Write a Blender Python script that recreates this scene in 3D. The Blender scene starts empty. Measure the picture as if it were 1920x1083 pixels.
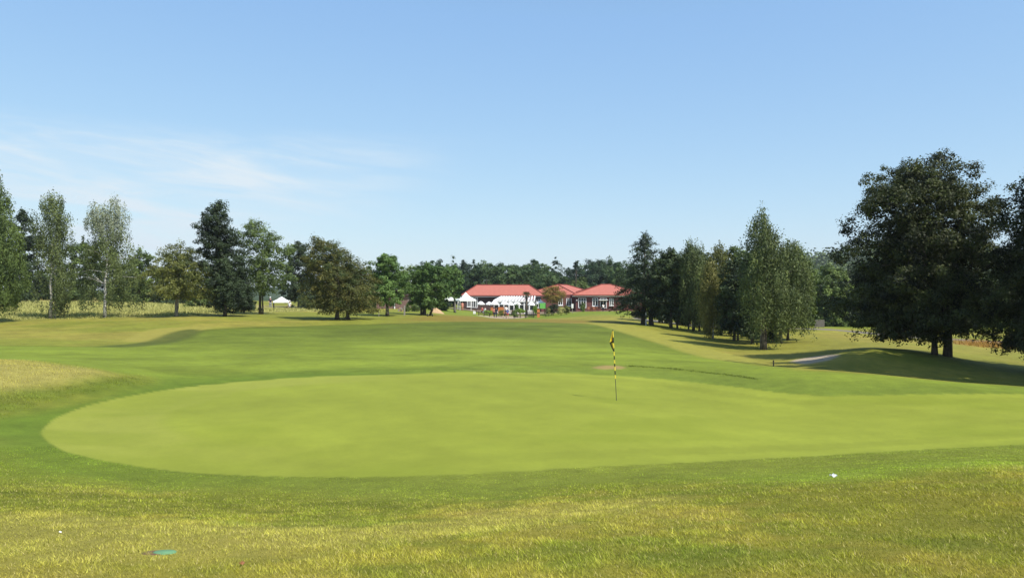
import bpy, math, random
import numpy as np
from mathutils import Vector, Matrix

S = bpy.context.scene
C = S.collection
R = math.radians
F = 1478.0            # focal length in pixels of the 1920 px wide photograph
V0 = 550.0            # image row of the horizon
U0 = 960.0

# ------------------------------------------------------------------ camera
cam_d = bpy.data.cameras.new('camera')
cam_d.sensor_width = 36.0
cam_d.lens = F / 1920.0 * 36.0
cam_d.clip_start = 0.05
cam_d.clip_end = 9000.0
cam = bpy.data.objects.new('camera', cam_d)
cam.location = (0, 0, 0)
cam.rotation_euler = (R(90) + math.atan((V0 - 541.5) / F), 0, 0)
C.objects.link(cam)
S.camera = cam

# ------------------------------------------------------------------ sun and sky
SUN_EL = R(53)
sun_h = Vector((0.75, -0.66)).normalized()
SUN = Vector((sun_h.x * math.cos(SUN_EL), sun_h.y * math.cos(SUN_EL), math.sin(SUN_EL)))
sl = bpy.data.lights.new('sun', 'SUN')
sl.energy = 5.0
sl.angle = R(0.53)
sl.color = (1.0, 0.95, 0.86)
so = bpy.data.objects.new('sun', sl)
so.rotation_euler = SUN.to_track_quat('Z', 'Y').to_euler()
so.location = (60, -60, 90)
C.objects.link(so)

W = bpy.data.worlds.new('World')
S.world = W
W.use_nodes = True
nt = W.node_tree
nt.nodes.clear()
N = nt.nodes.new
L = nt.links.new
wo = N('ShaderNodeOutputWorld')
bg = N('ShaderNodeBackground')
sky = N('ShaderNodeTexSky')
sky.sky_type = 'NISHITA'
sky.sun_disc = False
sky.sun_elevation = SUN_EL
sky.sun_rotation = math.atan2(SUN.x, SUN.y)
sky.altitude = 60
sky.air_density = 1.0
sky.dust_density = 0.6
sky.ozone_density = 1.6
bg.inputs['Strength'].default_value = 0.135
# thin cirrus: stretched noise on the sky direction, thickest low in the west
tc = N('ShaderNodeTexCoord')
sep = N('ShaderNodeSeparateXYZ')
L(tc.outputs['Generated'], sep.inputs[0])
def M(op, a, b=None, c=None):
    n = N('ShaderNodeMath'); n.operation = op
    for i, x in enumerate((a, b, c)):
        if x is None: continue
        if isinstance(x, (int, float)): n.inputs[i].default_value = x
        else: L(x, n.inputs[i])
    return n.outputs[0]
az = M('ARCTAN2', sep.outputs[0], sep.outputs[1])
el = M('ARCSINE', sep.outputs[2])
cmb = N('ShaderNodeCombineXYZ')
L(M('MULTIPLY', az, 4.0), cmb.inputs[0])
L(M('ADD', M('MULTIPLY', el, 26.0), M('MULTIPLY', az, 3.0)), cmb.inputs[1])
cn = N('ShaderNodeTexNoise')
cn.inputs['Scale'].default_value = 1.3
cn.inputs['Detail'].default_value = 7.0
cn.inputs['Roughness'].default_value = 0.62
cn.inputs['Distortion'].default_value = 0.5
L(cmb.outputs[0], cn.inputs['Vector'])
def ramp(x, a, b):
    n = N('ShaderNodeMapRange'); n.interpolation_type = 'SMOOTHSTEP'
    n.inputs['From Min'].default_value = a; n.inputs['From Max'].default_value = b
    L(x, n.inputs['Value'])
    return n.outputs['Result']
band = M('MULTIPLY', ramp(el, 0.205, 0.155), ramp(el, -0.02, 0.05))
west = ramp(M('ADD', az, M('MULTIPLY', el, -1.3)), -0.22, -0.52)
cl = M('MULTIPLY', M('MULTIPLY', band, west), M('ADD', M('MULTIPLY', ramp(cn.outputs['Fac'], 0.36, 0.72), 0.95), 0.16))
mix = N('ShaderNodeMix'); mix.data_type = 'RGBA'
# the phone camera's soft rendering of the sky: each channel of the Nishita sky flattened a little
sc_ = N('ShaderNodeSeparateColor'); cc_ = N('ShaderNodeCombineColor')
L(sky.outputs[0], sc_.inputs[0])
for i, (k_, p_) in enumerate(((1.30, 0.66), (1.87, 0.53), (3.46, 0.26))):
    L(M('MINIMUM', M('MULTIPLY', M('POWER', sc_.outputs[i], p_), k_), M('MULTIPLY', sc_.outputs[i], (1.14, 1.235, 1.22)[i])), cc_.inputs[i])
L(cl, mix.inputs['Factor'])
L(cc_.outputs[0], mix.inputs['A'])
mix.inputs['B'].default_value = (4.35, 5.0, 5.5, 1)
L(mix.outputs['Result'], bg.inputs['Color'])
L(bg.outputs[0], wo.inputs['Surface'])

S.view_settings.view_transform = 'Standard'
S.view_settings.look = 'None'
S.view_settings.exposure = 0.35
S.view_settings.gamma = 1.0
S.view_settings.use_curve_mapping = False
S.render.engine = 'CYCLES'
S.cycles.max_bounces = 6
S.cycles.diffuse_bounces = 3
S.cycles.transmission_bounces = 4
S.cycles.transparent_max_bounces = 6
S.cycles.volume_bounces = 0

rng = np.random.default_rng(11)
random.seed(5)

# ------------------------------------------------------------------ small helpers
def lin(r, g, b, k=1.0):
    f = lambda c: (c / 255.0 / 12.92 if c / 255.0 <= 0.04045 else ((c / 255.0 + 0.055) / 1.055) ** 2.4)
    return np.array([f(r), f(g), f(b)]) * k

LUM = np.array([0.97, 0.87, 0.72]) / 1.82   # what a grass seen in the photograph reflects: its picture value over the daylight falling on it
def gr(r, g, b): return lin(r, g, b, LUM)

def smooth(a, b, x):
    t = np.clip((x - a) / (b - a), 0, 1)
    return t * t * (3 - 2 * t)

def _h(ix, iy, s):
    n = (ix.astype(np.int64) * 374761393 + iy.astype(np.int64) * 668265263 + s * 1274126177) & 0x7fffffff
    n = ((n ^ (n >> 13)) * 1274126177) & 0x7fffffff
    return ((n ^ (n >> 16)) & 0xffff) / 65535.0

def vnoise(x, y, s=0):
    ix, iy = np.floor(x), np.floor(y)
    fx, fy = x - ix, y - iy
    fx, fy = fx * fx * (3 - 2 * fx), fy * fy * (3 - 2 * fy)
    a, b = _h(ix, iy, s), _h(ix + 1, iy, s)
    c, d = _h(ix, iy + 1, s), _h(ix + 1, iy + 1, s)
    return (a * (1 - fx) + b * fx) * (1 - fy) + (c * (1 - fx) + d * fx) * fy

def fbm(x, y, s=0, o=4):
    t, a, n = 0, 0.5, 0
    for i in range(o):
        t = t + a * vnoise(x * 2 ** i + 17.3 * i, y * 2 ** i - 9.1 * i, s + i)
        n += a; a *= 0.5
    return t / n

# ------------------------------------------------------------------ the lie of the land
# surveyed points: sight line (column, row) and how far off it meets the ground
CP = [
 (0,1083,5.2),(480,1083,5.05),(960,1083,5.0),(1440,1083,4.75),(1920,1083,4.5),
 (300,1035,5.9),(0,960,8.4),(480,985,8.0),(960,960,9.0),(1440,925,9.6),(1920,905,9.2),(1700,980,6.9),
 (960,893,13.5),(550,893,14.0),(300,880,14.6),(80,820,17.5),(0,850,15.2),(0,780,20.0),(1300,866,14.6),(1600,851,15.2),(1850,838,15.8),(1920,870,11.9),
 (0,690,26),(0,676,30),(180,693,27.5),(110,684,29),(270,712,28.5),(0,720,23.6),(120,735,24.0),(220,735,25),(320,700,31),(150,676,34),
 (900,790,19.6),(600,790,19.8),(400,790,19.8),(1200,790,19.8),(1156,750,24.2),(1500,748,24.6),(1850,790,19.6),(1920,745,24.4),(1700,765,22.4),
 (900,697,32),(500,714,29.2),(1300,715,30),(1100,702,31.8),(700,702,31.2),
 (960,660,45),(960,640,57),(960,616,72),(700,655,47),(700,632,60),(700,612,73),(1100,640,57),(1080,620,70),
 (960,602,87),(840,600,86),(760,599,85),(1080,604,86),(680,602,80),
 (960,599,118),(930,597,130),(930,594,141),(930,587,151),(930,582,163),(930,578,200),
 (850,590,118),(850,582,140),(760,590,97),(760,581,120),(740,574,150),
 (1060,596,118),(1100,590,118),(1120,583,155),(1150,592,105),(1160,584,150),
 (630,597,86),(400,593,86),(100,597,86),(-200,597,86),(100,577,105),(100,563,125),(-200,563,125),(400,585,100),(530,579,120),(600,580,125),(450,573,140),(250,571,112),
 (0,622,62),(0,650,45.5),(200,648,48),(400,648,49),(300,636,55),(330,621,64),(470,612,70),(560,609,74),(230,622,64),
 (1430,656,58),(1210,608,84),(1300,641,62),(1380,673,45),(1200,640,60),(1200,690,35),(1200,617,75),
 (1440,685,34.5),(1650,701,32.5),(1920,723,30.2),(1560,694,33.4),(2200,740,28),
 (1480,683,41),(1470,690,38),(1540,670,44),(1640,657,42.2),(1590,660,42),(1720,661,43.5),(1560,682,39),(1765,666,45),(1650,706,36),(1780,712,35),(1920,727,34),(1900,690,42),(1850,677,46),
 (1600,640,62),(1550,628,75),(1750,643,62),(1880,655,60),(1650,631,76),(2100,650,62),(1480,640,64),(1800,630,80),
 (1560,616,95),(1330,628,73),(1400,621,85),(1280,608,95),(1480,618,85),(1250,600,110),(1400,605,120),(1700,610,120),
 (960,573,260),(300,556,260),(-300,556,260),(1500,575,260),(2300,580,200),
]
cp = np.array(CP, float)
def unproj(u, v, d):
    return np.stack([(u - U0) / F * d, d, (V0 - v) / F * d], -1)
cpw = unproj(cp[:, 0], cp[:, 1], cp[:, 2])
def prm(x, y):
    r = np.sqrt(x * x + y * y)
    th = np.clip(np.arctan2(x, y), -1.15, 1.15)
    return np.stack([th * 1.9, np.log(np.maximum(r, 2.0))], -1)
extra = []
for th in (-1.15, -0.85, 0.85, 1.15):
    for r_, z_ in ((2.2, -1.62), (5, -1.75), (9, -2.4 if th < 0 else -2.0), (16, -3.0), (28, -3.1), (50, -3.4), (90, -2.8 if th < 0 else -3.6), (200, -1.5 if th < 0 else -4)):
        extra.append((math.sin(th) * r_, math.cos(th) * r_, z_))
for th in (-0.5, -0.25, 0, 0.25, 0.5):
    extra.append((math.sin(th) * 2.2, math.cos(th) * 2.2, -1.6))
    extra.append((math.sin(th) * 3.4, math.cos(th) * 3.4, -1.66 if th < 0.3 else -1.6))
cpw = np.concatenate([cpw, np.array(extra)])
P = prm(cpw[:, 0], cpw[:, 1])
def kern(r):
    return r ** 2 * np.sqrt(r + 0.02)
D = np.sqrt(((P[:, None] - P[None]) ** 2).sum(-1))
n_ = len(P)
A = np.zeros((n_ + 3, n_ + 3))
A[:n_, :n_] = kern(D) + np.eye(n_) * 2e-4
A[:n_, n_] = 1; A[:n_, n_ + 1:] = P
A[n_, :n_] = 1; A[n_ + 1:, :n_] = P.T
sol = np.linalg.solve(A, np.concatenate([cpw[:, 2], np.zeros(3)]))
def gz(x, y):
    """height of the ground under the point (x, y)"""
    x = np.asarray(x, float); y = np.asarray(y, float)
    sh = x.shape
    x, y = x.ravel(), y.ravel()
    out = np.empty(len(x))
    for i in range(0, len(x), 40000):
        q = prm(x[i:i + 40000], y[i:i + 40000])
        k = kern(np.sqrt(((q[:, None] - P[None]) ** 2).sum(-1)))
        out[i:i + 40000] = k @ sol[:n_] + sol[n_] + q @ sol[n_ + 1:]
    r = np.hypot(x, y)
    th = np.abs(np.arctan2(x, y))
    base = -1.6 - 1.6 * smooth(4, 40, r)
    w = np.maximum(smooth(0.95, 1.8, th), smooth(200, 330, r))
    far = base * (1 - smooth(150, 330, r)) + (-3.5) * smooth(150, 330, r)
    out = out * (1 - w) + far * w
    # the wooded hill far off on the right
    out = out + 34 * np.exp(-(((x - 330) / 170) ** 2 + ((y - 640) / 130) ** 2)) + 16 * np.exp(-(((x + 500) / 400) ** 2 + ((y - 1500) / 300) ** 2))
    # small unevenness of unmown and mown turf
    out = out + (fbm(x * 0.35, y * 0.35, 3, 3) - 0.5) * 0.10 * smooth(4, 12, r) * (1 - 0.75 * smooth(12.5, 14, r) * (1 - smooth(30, 36, r)))
    out = out + (fbm(x * 1.9, y * 1.9, 8, 3) - 0.5) * 0.05 * (1 - smooth(9, 14, r))
    return out.reshape(sh)
def gz1(x, y): return float(gz(np.array([x]), np.array([y]))[0])

_ds = np.exp(np.linspace(math.log(3.0), math.log(300), 900))
def hit(u, v):
    """where the sight line through (u, v) first meets the ground"""
    x, y, z = (u - U0) / F * _ds, _ds, (V0 - v) / F * _ds
    below = z <= gz(x, y)
    k = int(np.argmax(below)) if below.any() else len(_ds) - 1
    return float(x[k]), float(y[k])
def on(u, d):
    x = (u - U0) / F * d
    return Vector((x, d, gz1(x, d)))

# ------------------------------------------------------------------ mowing areas as outlines on the ground
def outline(px):
    out = []
    for u, v in px: out.append(hit(u, v))
    return np.array(out)
def refine(pts, n=10):
    p = np.asarray(pts); out = []
    m = len(p)
    for i in range(m):
        a, b, c, d = p[i - 1], p[i], p[(i + 1) % m], p[(i + 2) % m]
        for k in range(n):
            t = k / n
            out.append(0.5 * ((2 * b) + (-a + c) * t + (2 * a - 5 * b + 4 * c - d) * t * t + (-a + 3 * b - 3 * c + d) * t ** 3))
    return np.array(out)
def sdist(x, y, poly):
    """signed distance to an outline, inside positive"""
    out = np.empty(len(x))
    a = poly; b = np.roll(poly, -1, 0)
    lo, hi = poly.min(0) - 6, poly.max(0) + 6
    near = (x > lo[0]) & (x < hi[0]) & (y > lo[1]) & (y < hi[1])
    out[:] = -99.0
    idx = np.nonzero(near)[0]
    for i in range(0, len(idx), 20000):
        j = idx[i:i + 20000]
        px, py = x[j][:, None], y[j][:, None]
        ex, ey = (b - a)[:, 0][None], (b - a)[:, 1][None]
        wx, wy = px - a[:, 0][None], py - a[:, 1][None]
        t = np.clip((wx * ex + wy * ey) / (ex * ex + ey * ey + 1e-12), 0, 1)
        d2 = (wx - ex * t) ** 2 + (wy - ey * t) ** 2
        dist = np.sqrt(d2.min(1))
        c = ((a[:, 1][None] <= py) != (b[:, 1][None] <= py)) & (wx < ex * wy / np.where(np.abs(ey) < 1e-9, 1e-9, ey))
        inside = c.sum(1) % 2 == 1
        out[j] = np.where(inside, dist, -dist)
    return out

Z = {}
Z['green'] = refine(outline([(80,815),(88,798),(110,782),(160,762),(240,743),(360,725),(500,712),(650,704),(800,699),(960,698),(1120,702),(1250,711),(1370,724),(1480,738),(1600,741),(1760,739),(1920,738),(2150,742),(2250,775),(2150,815),(1920,832),(1750,841),(1600,850),(1400,861),(1200,871),(1000,882),(850,889),(700,893),(550,893),(400,888),(280,877),(180,860),(115,842)]), 8)
Z['fairway'] = refine(outline([(-60,650),(150,650),(250,646),(310,640),(350,628),(380,620),(470,614),(600,611),(740,607),(850,604),(960,604),(1060,606),(1130,612),(1190,630),(1260,652),(1330,672),(1400,681),(1470,690),(1560,698),(1700,708),(1900,724),(2200,748),(2250,790),(2150,830),(1900,872),(1560,905),(1300,905),(1100,915),(950,935),(700,935),(400,925),(250,915),(100,905),(-60,880),(-60,800),(60,775),(180,750),(280,722),(280,706),(180,690),(60,675),(-60,672)]), 6)
Z['strip'] = refine(outline([(1100,603),(1190,611),(1240,622),(1300,642),(1380,666),(1420,676),(1400,681),(1330,672),(1260,652),(1190,630),(1130,612)]), 6)
Z['berm'] = refine(outline([(235,640),(260,626),(300,616),(400,612),(370,620),(345,628),(305,640)]), 6)
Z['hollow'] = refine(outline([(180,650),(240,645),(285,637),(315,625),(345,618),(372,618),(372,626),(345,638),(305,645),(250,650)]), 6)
Z['drymound'] = refine(outline([(-80,676),(60,674),(130,684),(185,694),(190,705),(130,715),(60,728),(-80,740)]), 6)
Z['longleft'] = refine(outline([(-80,745),(60,730),(150,718),(200,705),(270,706),(282,716),(230,730),(150,745),(80,760),(-80,790)]), 6)
Z['bunker'] = refine(outline([(1484,677),(1505,671.5),(1530,667.5),(1555,665),(1572,665.5),(1562,672),(1535,679),(1505,682)]), 6)
Z['soil'] = refine(outline([(1112,689),(1135,685),(1168,687),(1165,691),(1130,692)]), 5)
Z['brownline'] = refine(outline([(780,598),(900,594),(1000,598),(1110,601),(1150,604),(1060,606),(900,603),(800,601)]), 5)
Z['pale'] = refine(outline([(-60,968),(250,972),(500,985),(800,978),(1050,948),(1230,930),(1280,938),(1000,985),(800,1008),(560,1035),(300,1052),(-60,1055)]), 6)
Z['darkrough'] = refine(outline([(-60,888),(60,897),(250,925),(430,935),(640,932),(900,926),(900,940),(640,958),(420,964),(250,962),(60,955),(-60,958)]), 6)
Z['meadow'] = refine(np.array([on(u, d)[:2] for u, d in [(-250,84),(60,85),(230,86),(380,89),(470,97),(560,108),(640,108),(640,150),(400,150),(-250,150)]]), 6)
Z['path'] = refine(np.array([on(u, d)[:2] for u, d in [(893,136),(930,133),(985,140),(985,146),(950,146),(925,142)]]), 5)
Z['patio'] = np.array([on(u, d)[:2] for u, d in [(845,155),(900,150),(1010,150),(1065,154),(1150,154),(1165,158),(1165,172),(840,172)]])
Z['road'] = refine(np.array([on(u, d)[:2] for u, d in [(1195,98),(1290,94),(1400,92),(1540,88),(1640,80),(1760,72),(2000,64),(2000,67.5),(1760,75.5),(1640,84),(1540,93),(1400,98),(1290,100),(1195,104)]]), 6)
Z['drygrass'] = refine(np.array([on(u, d)[:2] for u, d in [(1790,66),(1830,62),(1880,62),(1890,66),(1840,71)]]), 5)
GREEN_C = Z['green'].mean(0)

ROUGH_A, ROUGH_B, ROUGH_C = gr(168,166,72), gr(142,154,58), gr(184,176,98)
def ground_colour(x, y):
    """local colour of the turf (no light in it): kinds of grass, dryness, mowing"""
    n1 = fbm(x * 0.5, y * 0.5, 21, 4)[:, None]
    n2 = fbm(x * 0.12, y * 0.12, 33, 4)[:, None]
    n3 = fbm(x * 2.6, y * 2.6, 45, 3)[:, None]
    r = np.hypot(x, y)[:, None]
    s = {k: sdist(x, y, Z[k]) for k in Z}
    W_ = lambda k, a, b: smooth(a, b, s[k])[:, None]
    # rough, dry near the camera
    c = ROUGH_B + (ROUGH_A - ROUGH_B) * smooth(0.35, 0.62, n1 * 0.6 + n3 * 0.4)
    c = c + (ROUGH_C - c) * (smooth(0.5, 0.8, n1) * 0.6)
    c = c + (gr(110,135,48) - c) * smooth(0.56, 0.74, fbm(x * 0.9, y * 0.9, 71, 3)[:, None]) * 0.5
    # close-mown pale band and a darker, rougher one in the foreground
    c = c + (gr(182,180,94) * (0.88 + 0.24 * n1) - c) * W_('pale', -0.45, 0.45) * 0.8
    c = c + (gr(126,140,50) * (0.6 + 0.8 * n3) - c) * W_('darkrough', -0.7, 0.7) * 0.65
    # drier on the right-hand bank
    bank = smooth(1.0, 6.0, x)[:, None] * (1 - smooth(9, 13, r))
    c = c + (gr(158,145,58) - c) * bank * 0.45
    # distant rough and lawns
    far = smooth(30, 50, r)
    cf = gr(152,164,68) + (gr(172,172,82) - gr(152,164,68)) * smooth(0.35, 0.65, n2)
    cf = cf * (0.62 + 0.50 * n1 + 0.26 * n3)
    c = c + (cf - c) * far
    lawn = smooth(95, 125, r) * smooth(-22, -12, x)[:, None]
    c = c + (gr(140,168,64) * (0.9 + 0.2 * n1) - c) * lawn * 0.85
    c = c + (gr(158,140,70) - c) * W_('brownline', -3, 2) * 0.75
    c = c + (gr(178,166,90) - c) * smooth(70, 56, np.hypot(x - 22, y - 64) * 2.0 + 30)[:, None] * 0.25
    # left dry mound, its dark longer flank
    c = c + (gr(190,188,112) * (0.86 + 0.28 * n3) - c) * W_('drymound', -1.2, 1.0) * 0.9
    c = c + (gr(116,140,48) * (0.6 + 0.8 * n3) - c) * W_('longleft', -0.8, 0.8) * 0.8
    # fairway and collar
    fw = gr(140,164,60)
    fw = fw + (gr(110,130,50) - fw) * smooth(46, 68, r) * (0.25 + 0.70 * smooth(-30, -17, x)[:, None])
    stripes = 0.5 + 0.5 * np.sin(r * 1.15 + 2.0 * n2 * 3 + x[:, None] * 0.05)
    blot = fbm(x * 0.16, y * 0.16, 91, 5)[:, None]
    blot = 0.5 + (blot - 0.5) * 1.7
    streak = fbm(x * 0.22, y * 0.22, 17, 5)[:, None]
    fw = fw * (0.40 + 0.34 * blot + 0.46 * streak + 0.50 * n1 + 0.05 * stripes + 0.08 * n3)
    collar = smooth(-4.5, -0.6, s['green'])[:, None]
    left_ = smooth(2, -9, x)[:, None]
    near_ = (1 - smooth(14, 19, y))[:, None]
    colc = gr(134,160,62) + (gr(112,143,46) - gr(134,160,62)) * left_
    colc = colc + (gr(142,158,64) - colc) * (near_ * (1 - 0.7 * left_))
    fw = fw + (colc * (0.68 + 0.30 * n1 + 0.34 * n3) - fw) * collar * 0.9
    edge = np.exp(-(s['fairway'][:, None] / 0.6) ** 2) * smooth(45, 58, r) * (x[:, None] < 6)
    wf = W_('fairway', -1.2, 0.6)
    # longer soft edge near the camera
    wf = np.where(r < 22, smooth(-1.0, 1.2, s['fairway'][:, None] + (n1 - 0.5) * 1.6), wf)
    c = c + (fw - c) * wf
    c = c * (1 - 0.28 * edge)
    c = c + (gr(178,184,88) * (0.92 + 0.16 * n3) - c) * W_('strip', -0.5, 0.5) * 0.85
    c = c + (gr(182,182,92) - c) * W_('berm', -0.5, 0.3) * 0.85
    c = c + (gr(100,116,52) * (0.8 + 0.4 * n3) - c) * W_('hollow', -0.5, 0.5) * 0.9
    # the green: collar cut, rings of the mower, faint crossways banding
    sg = s['green'][:, None] + 0.05 * (n3 - 0.5)
    g = gr(164,183,72) * (0.92 + 0.10 * blot + 0.14 * streak) * (0.87 + 0.20 * n1) * (0.94 + 0.12 * n3)
    g = g * (1 + 0.014 * np.sin(sg * 2.2)) * (1 + 0.016 * np.tanh(3 * np.sin((x * 0.8 + y * 0.6) * math.pi / 1.1))[:, None])
    rings = np.where(sg < 2.6, 1 + 0.05 * np.sign(np.sin(sg * math.pi / 0.85)), 1.0)
    g = g * (1 + (rings - 1) * (0.3 + 0.7 * smooth(-2, 6, x)[:, None]))
    g = g + (gr(178,192,92) - g) * (smooth(2.9, 2.3, sg) * smooth(-3, -8, x)[:, None]) * 0.55
    g = g + (gr(150,172,60) - g) * smooth(0.5, 0.75, fbm(x * 0.28 + 5, y * 0.5, 57, 3))[:, None] * 0.5
    c = c + (g - c) * smooth(-0.05, 0.05, sg)
    # worn and other places
    c = c + (gr(190,172,118) - c) * W_('soil', -0.15, 0.1) * 0.9
    c = c + (gr(190,188,124) * (0.85 + 0.3 * n3) - c) * W_('meadow', -1.0, 1.5)
    c = c + (gr(186,160,86) - c) * W_('drygrass', -1.5, 1.0) * 0.8
    c = c + (gr(214,204,190) - c) * W_('bunker', -0.25, 0.25)
    c = c + (gr(206,196,184) - c) * W_('path', -0.2, 0.2)
    c = c + (gr(150,138,128) - c) * W_('patio', -0.3, 0.3)
    c = c + (gr(150,148,150) - c) * W_('road', -0.2, 0.2)
    woods = smooth(230, 320, r)
    c = c + (gr(70,92,48) - c) * woods
    return np.clip(c, 0.004, 0.9), s

# ------------------------------------------------------------------ materials
def mat(name):
    m = bpy.data.materials.new(name); m.use_nodes = True
    t = m.node_tree
    b = t.nodes['Principled BSDF']
    return m, t, b
def grass_mat(name, detail, bump, vary):
    m, t, b = mat(name)
    n = t.nodes.new; l = t.links.new
    at = n('ShaderNodeAttribute'); at.attribute_name = 'turf'
    geo = n('ShaderNodeNewGeometry')
    nz = n('ShaderNodeTexNoise'); nz.inputs['Scale'].default_value = detail; nz.inputs['Detail'].default_value = 6; nz.inputs['Roughness'].default_value = 0.7
    nb = n('ShaderNodeTexNoise'); nb.inputs['Scale'].default_value = detail * 0.09; nb.inputs['Detail'].default_value = 5; nb.inputs['Roughness'].default_value = 0.75
    l(geo.outputs['Position'], nz.inputs['Vector']); l(geo.outputs['Position'], nb.inputs['Vector'])
    mr = n('ShaderNodeMapRange'); mr.inputs['From Min'].default_value = 0.34; mr.inputs['From Max'].default_value = 0.66
    mr.inputs['To Min'].default_value = 1 - vary; mr.inputs['To Max'].default_value = 1 + vary
    ad = n('ShaderNodeMath'); ad.operation = 'MULTIPLY_ADD'; ad.inputs[1].default_value = 0.45
    hb = n('ShaderNodeMath'); hb.operation = 'MULTIPLY'; hb.inputs[1].default_value = 0.55
    l(nb.outputs['Fac'], hb.inputs[0]); l(nz.outputs['Fac'], ad.inputs[0]); l(hb.outputs[0], ad.inputs[2])
    l(ad.outputs[0], mr.inputs['Value'])
    mx = n('ShaderNodeVectorMath'); mx.operation = 'SCALE'
    l(at.outputs['Color'], mx.inputs[0]); l(mr.outputs['Result'], mx.inputs['Scale'])
    l(mx.outputs[0], b.inputs['Base Color'])
    bp = n('ShaderNodeBump'); bp.inputs['Strength'].default_value = bump; bp.inputs['Distance'].default_value = 0.03
    l(nz.outputs['Fac'], bp.inputs['Height']); l(bp.outputs[0], b.inputs['Normal'])
    b.inputs['Roughness'].default_value = 0.9
    b.inputs['Specular IOR Level'].default_value = 0.15
    return m
MAT = {}
MAT['rough'] = grass_mat('rough_turf', 22, 0.55, 0.26)
MAT['fairway'] = grass_mat('fairway_turf', 16, 0.45, 0.24)
MAT['green'] = grass_mat('green_turf', 14, 0.2, 0.09)
MAT['sand'] = grass_mat('bunker_sand', 30, 0.3, 0.08)
MAT['paved'] = grass_mat('worn_paving', 9, 0.1, 0.10)

def flat(name, col, rough=0.6, vary=0.08, scale=6.0, bump=0.0, metal=0.0, spec=0.4):
    """plain painted, wooden or cloth surface with grain and grime"""
    m, t, b = mat(name)
    n = t.nodes.new; l = t.links.new
    tcn = n('ShaderNodeTexCoord')
    nz = n('ShaderNodeTexNoise'); nz.inputs['Scale'].default_value = scale; nz.inputs['Detail'].default_value = 5
    l(tcn.outputs['Object'], nz.inputs['Vector'])
    mr = n('ShaderNodeMapRange'); mr.inputs['From Min'].default_value = 0.3; mr.inputs['From Max'].default_value = 0.7
    mr.inputs['To Min'].default_value = 1 - vary; mr.inputs['To Max'].default_value = 1 + vary
    l(nz.outputs['Fac'], mr.inputs['Value'])
    sc = n('ShaderNodeVectorMath'); sc.operation = 'SCALE'
    sc.inputs[0].default_value = tuple(col[:3]); l(mr.outputs['Result'], sc.inputs['Scale'])
    l(sc.outputs[0], b.inputs['Base Color'])
    if bump:
        bp = n('ShaderNodeBump'); bp.inputs['Strength'].default_value = bump; bp.inputs['Distance'].default_value = 0.02
        l(nz.outputs['Fac'], bp.inputs['Height']); l(bp.outputs[0], b.inputs['Normal'])
    b.inputs['Roughness'].default_value = rough
    b.inputs['Metallic'].default_value = metal
    b.inputs['Specular IOR Level'].default_value = spec
    return m

def leaf_mat(name, trans=0.3, rough=0.55, spec=0.35):
    m, t, b = mat(name)
    n = t.nodes.new; l = t.links.new
    at = n('ShaderNodeAttribute'); at.attribute_name = 'leaf'
    l(at.outputs['Color'], b.inputs['Base Color'])
    b.inputs['Roughness'].default_value = rough
    b.inputs['Specular IOR Level'].default_value = spec
    tr = n('ShaderNodeBsdfTranslucent')
    hv = n('ShaderNodeMix'); hv.data_type = 'RGBA'; hv.blend_type = 'MULTIPLY'; hv.inputs['Factor'].default_value = 1.0
    hv.inputs['B'].default_value = (1.15, 1.2, 0.7, 1)
    l(at.outputs['Color'], hv.inputs['A']); l(hv.outputs['Result'], tr.inputs['Color'])
    mx = n('ShaderNodeMixShader'); mx.inputs['Fac'].default_value = trans
    out = t.nodes['Material Output']
    l(b.outputs[0], mx.inputs[1]); l(tr.outputs[0], mx.inputs[2]); l(mx.outputs[0], out.inputs['Surface'])
    return m
MAT['leaf'] = leaf_mat('leaves', 0.20, 0.6, 0.25)
MAT['needle'] = leaf_mat('needles', 0.12, 0.6, 0.25)
MAT['blade'] = leaf_mat('grass_blades', 0.35, 0.6, 0.25)

def bark_mat(name, a, b_, scale, thr):
    m, t, b = mat(name)
    n = t.nodes.new; l = t.links.new
    tcn = n('ShaderNodeTexCoord')
    mp = n('ShaderNodeMapping'); mp.inputs['Scale'].default_value = scale
    l(tcn.outputs['Object'], mp.inputs['Vector'])
    nz = n('ShaderNodeTexNoise'); nz.inputs['Scale'].default_value = 3.0; nz.inputs['Detail'].default_value = 5
    l(mp.outputs[0], nz.inputs['Vector'])
    cr = n('ShaderNodeValToRGB'); cr.color_ramp.elements[0].position = thr - 0.06; cr.color_ramp.elements[1].position = thr + 0.06
    cr.color_ramp.elements[0].color = (*a, 1); cr.color_ramp.elements[1].color = (*b_, 1)
    l(nz.outputs['Fac'], cr.inputs['Fac']); l(cr.outputs[0], b.inputs['Base Color'])
    bp = n('ShaderNodeBump'); bp.inputs['Strength'].default_value = 0.5; bp.inputs['Distance'].default_value = 0.03
    l(nz.outputs['Fac'], bp.inputs['Height']); l(bp.outputs[0], b.inputs['Normal'])
    b.inputs['Roughness'].default_value = 0.85
    return m
MAT['bark'] = bark_mat('brown_bark', (0.05, 0.04, 0.03), (0.12, 0.10, 0.075), (3, 3, 0.8), 0.5)
MAT['greybark'] = bark_mat('grey_bark', (0.10, 0.09, 0.075), (0.22, 0.20, 0.17), (3, 3, 1), 0.5)
MAT['birch'] = bark_mat('birch_bark', (0.06, 0.05, 0.045), (0.52, 0.50, 0.46), (1.0, 1.0, 2.2), 0.44)

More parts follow.
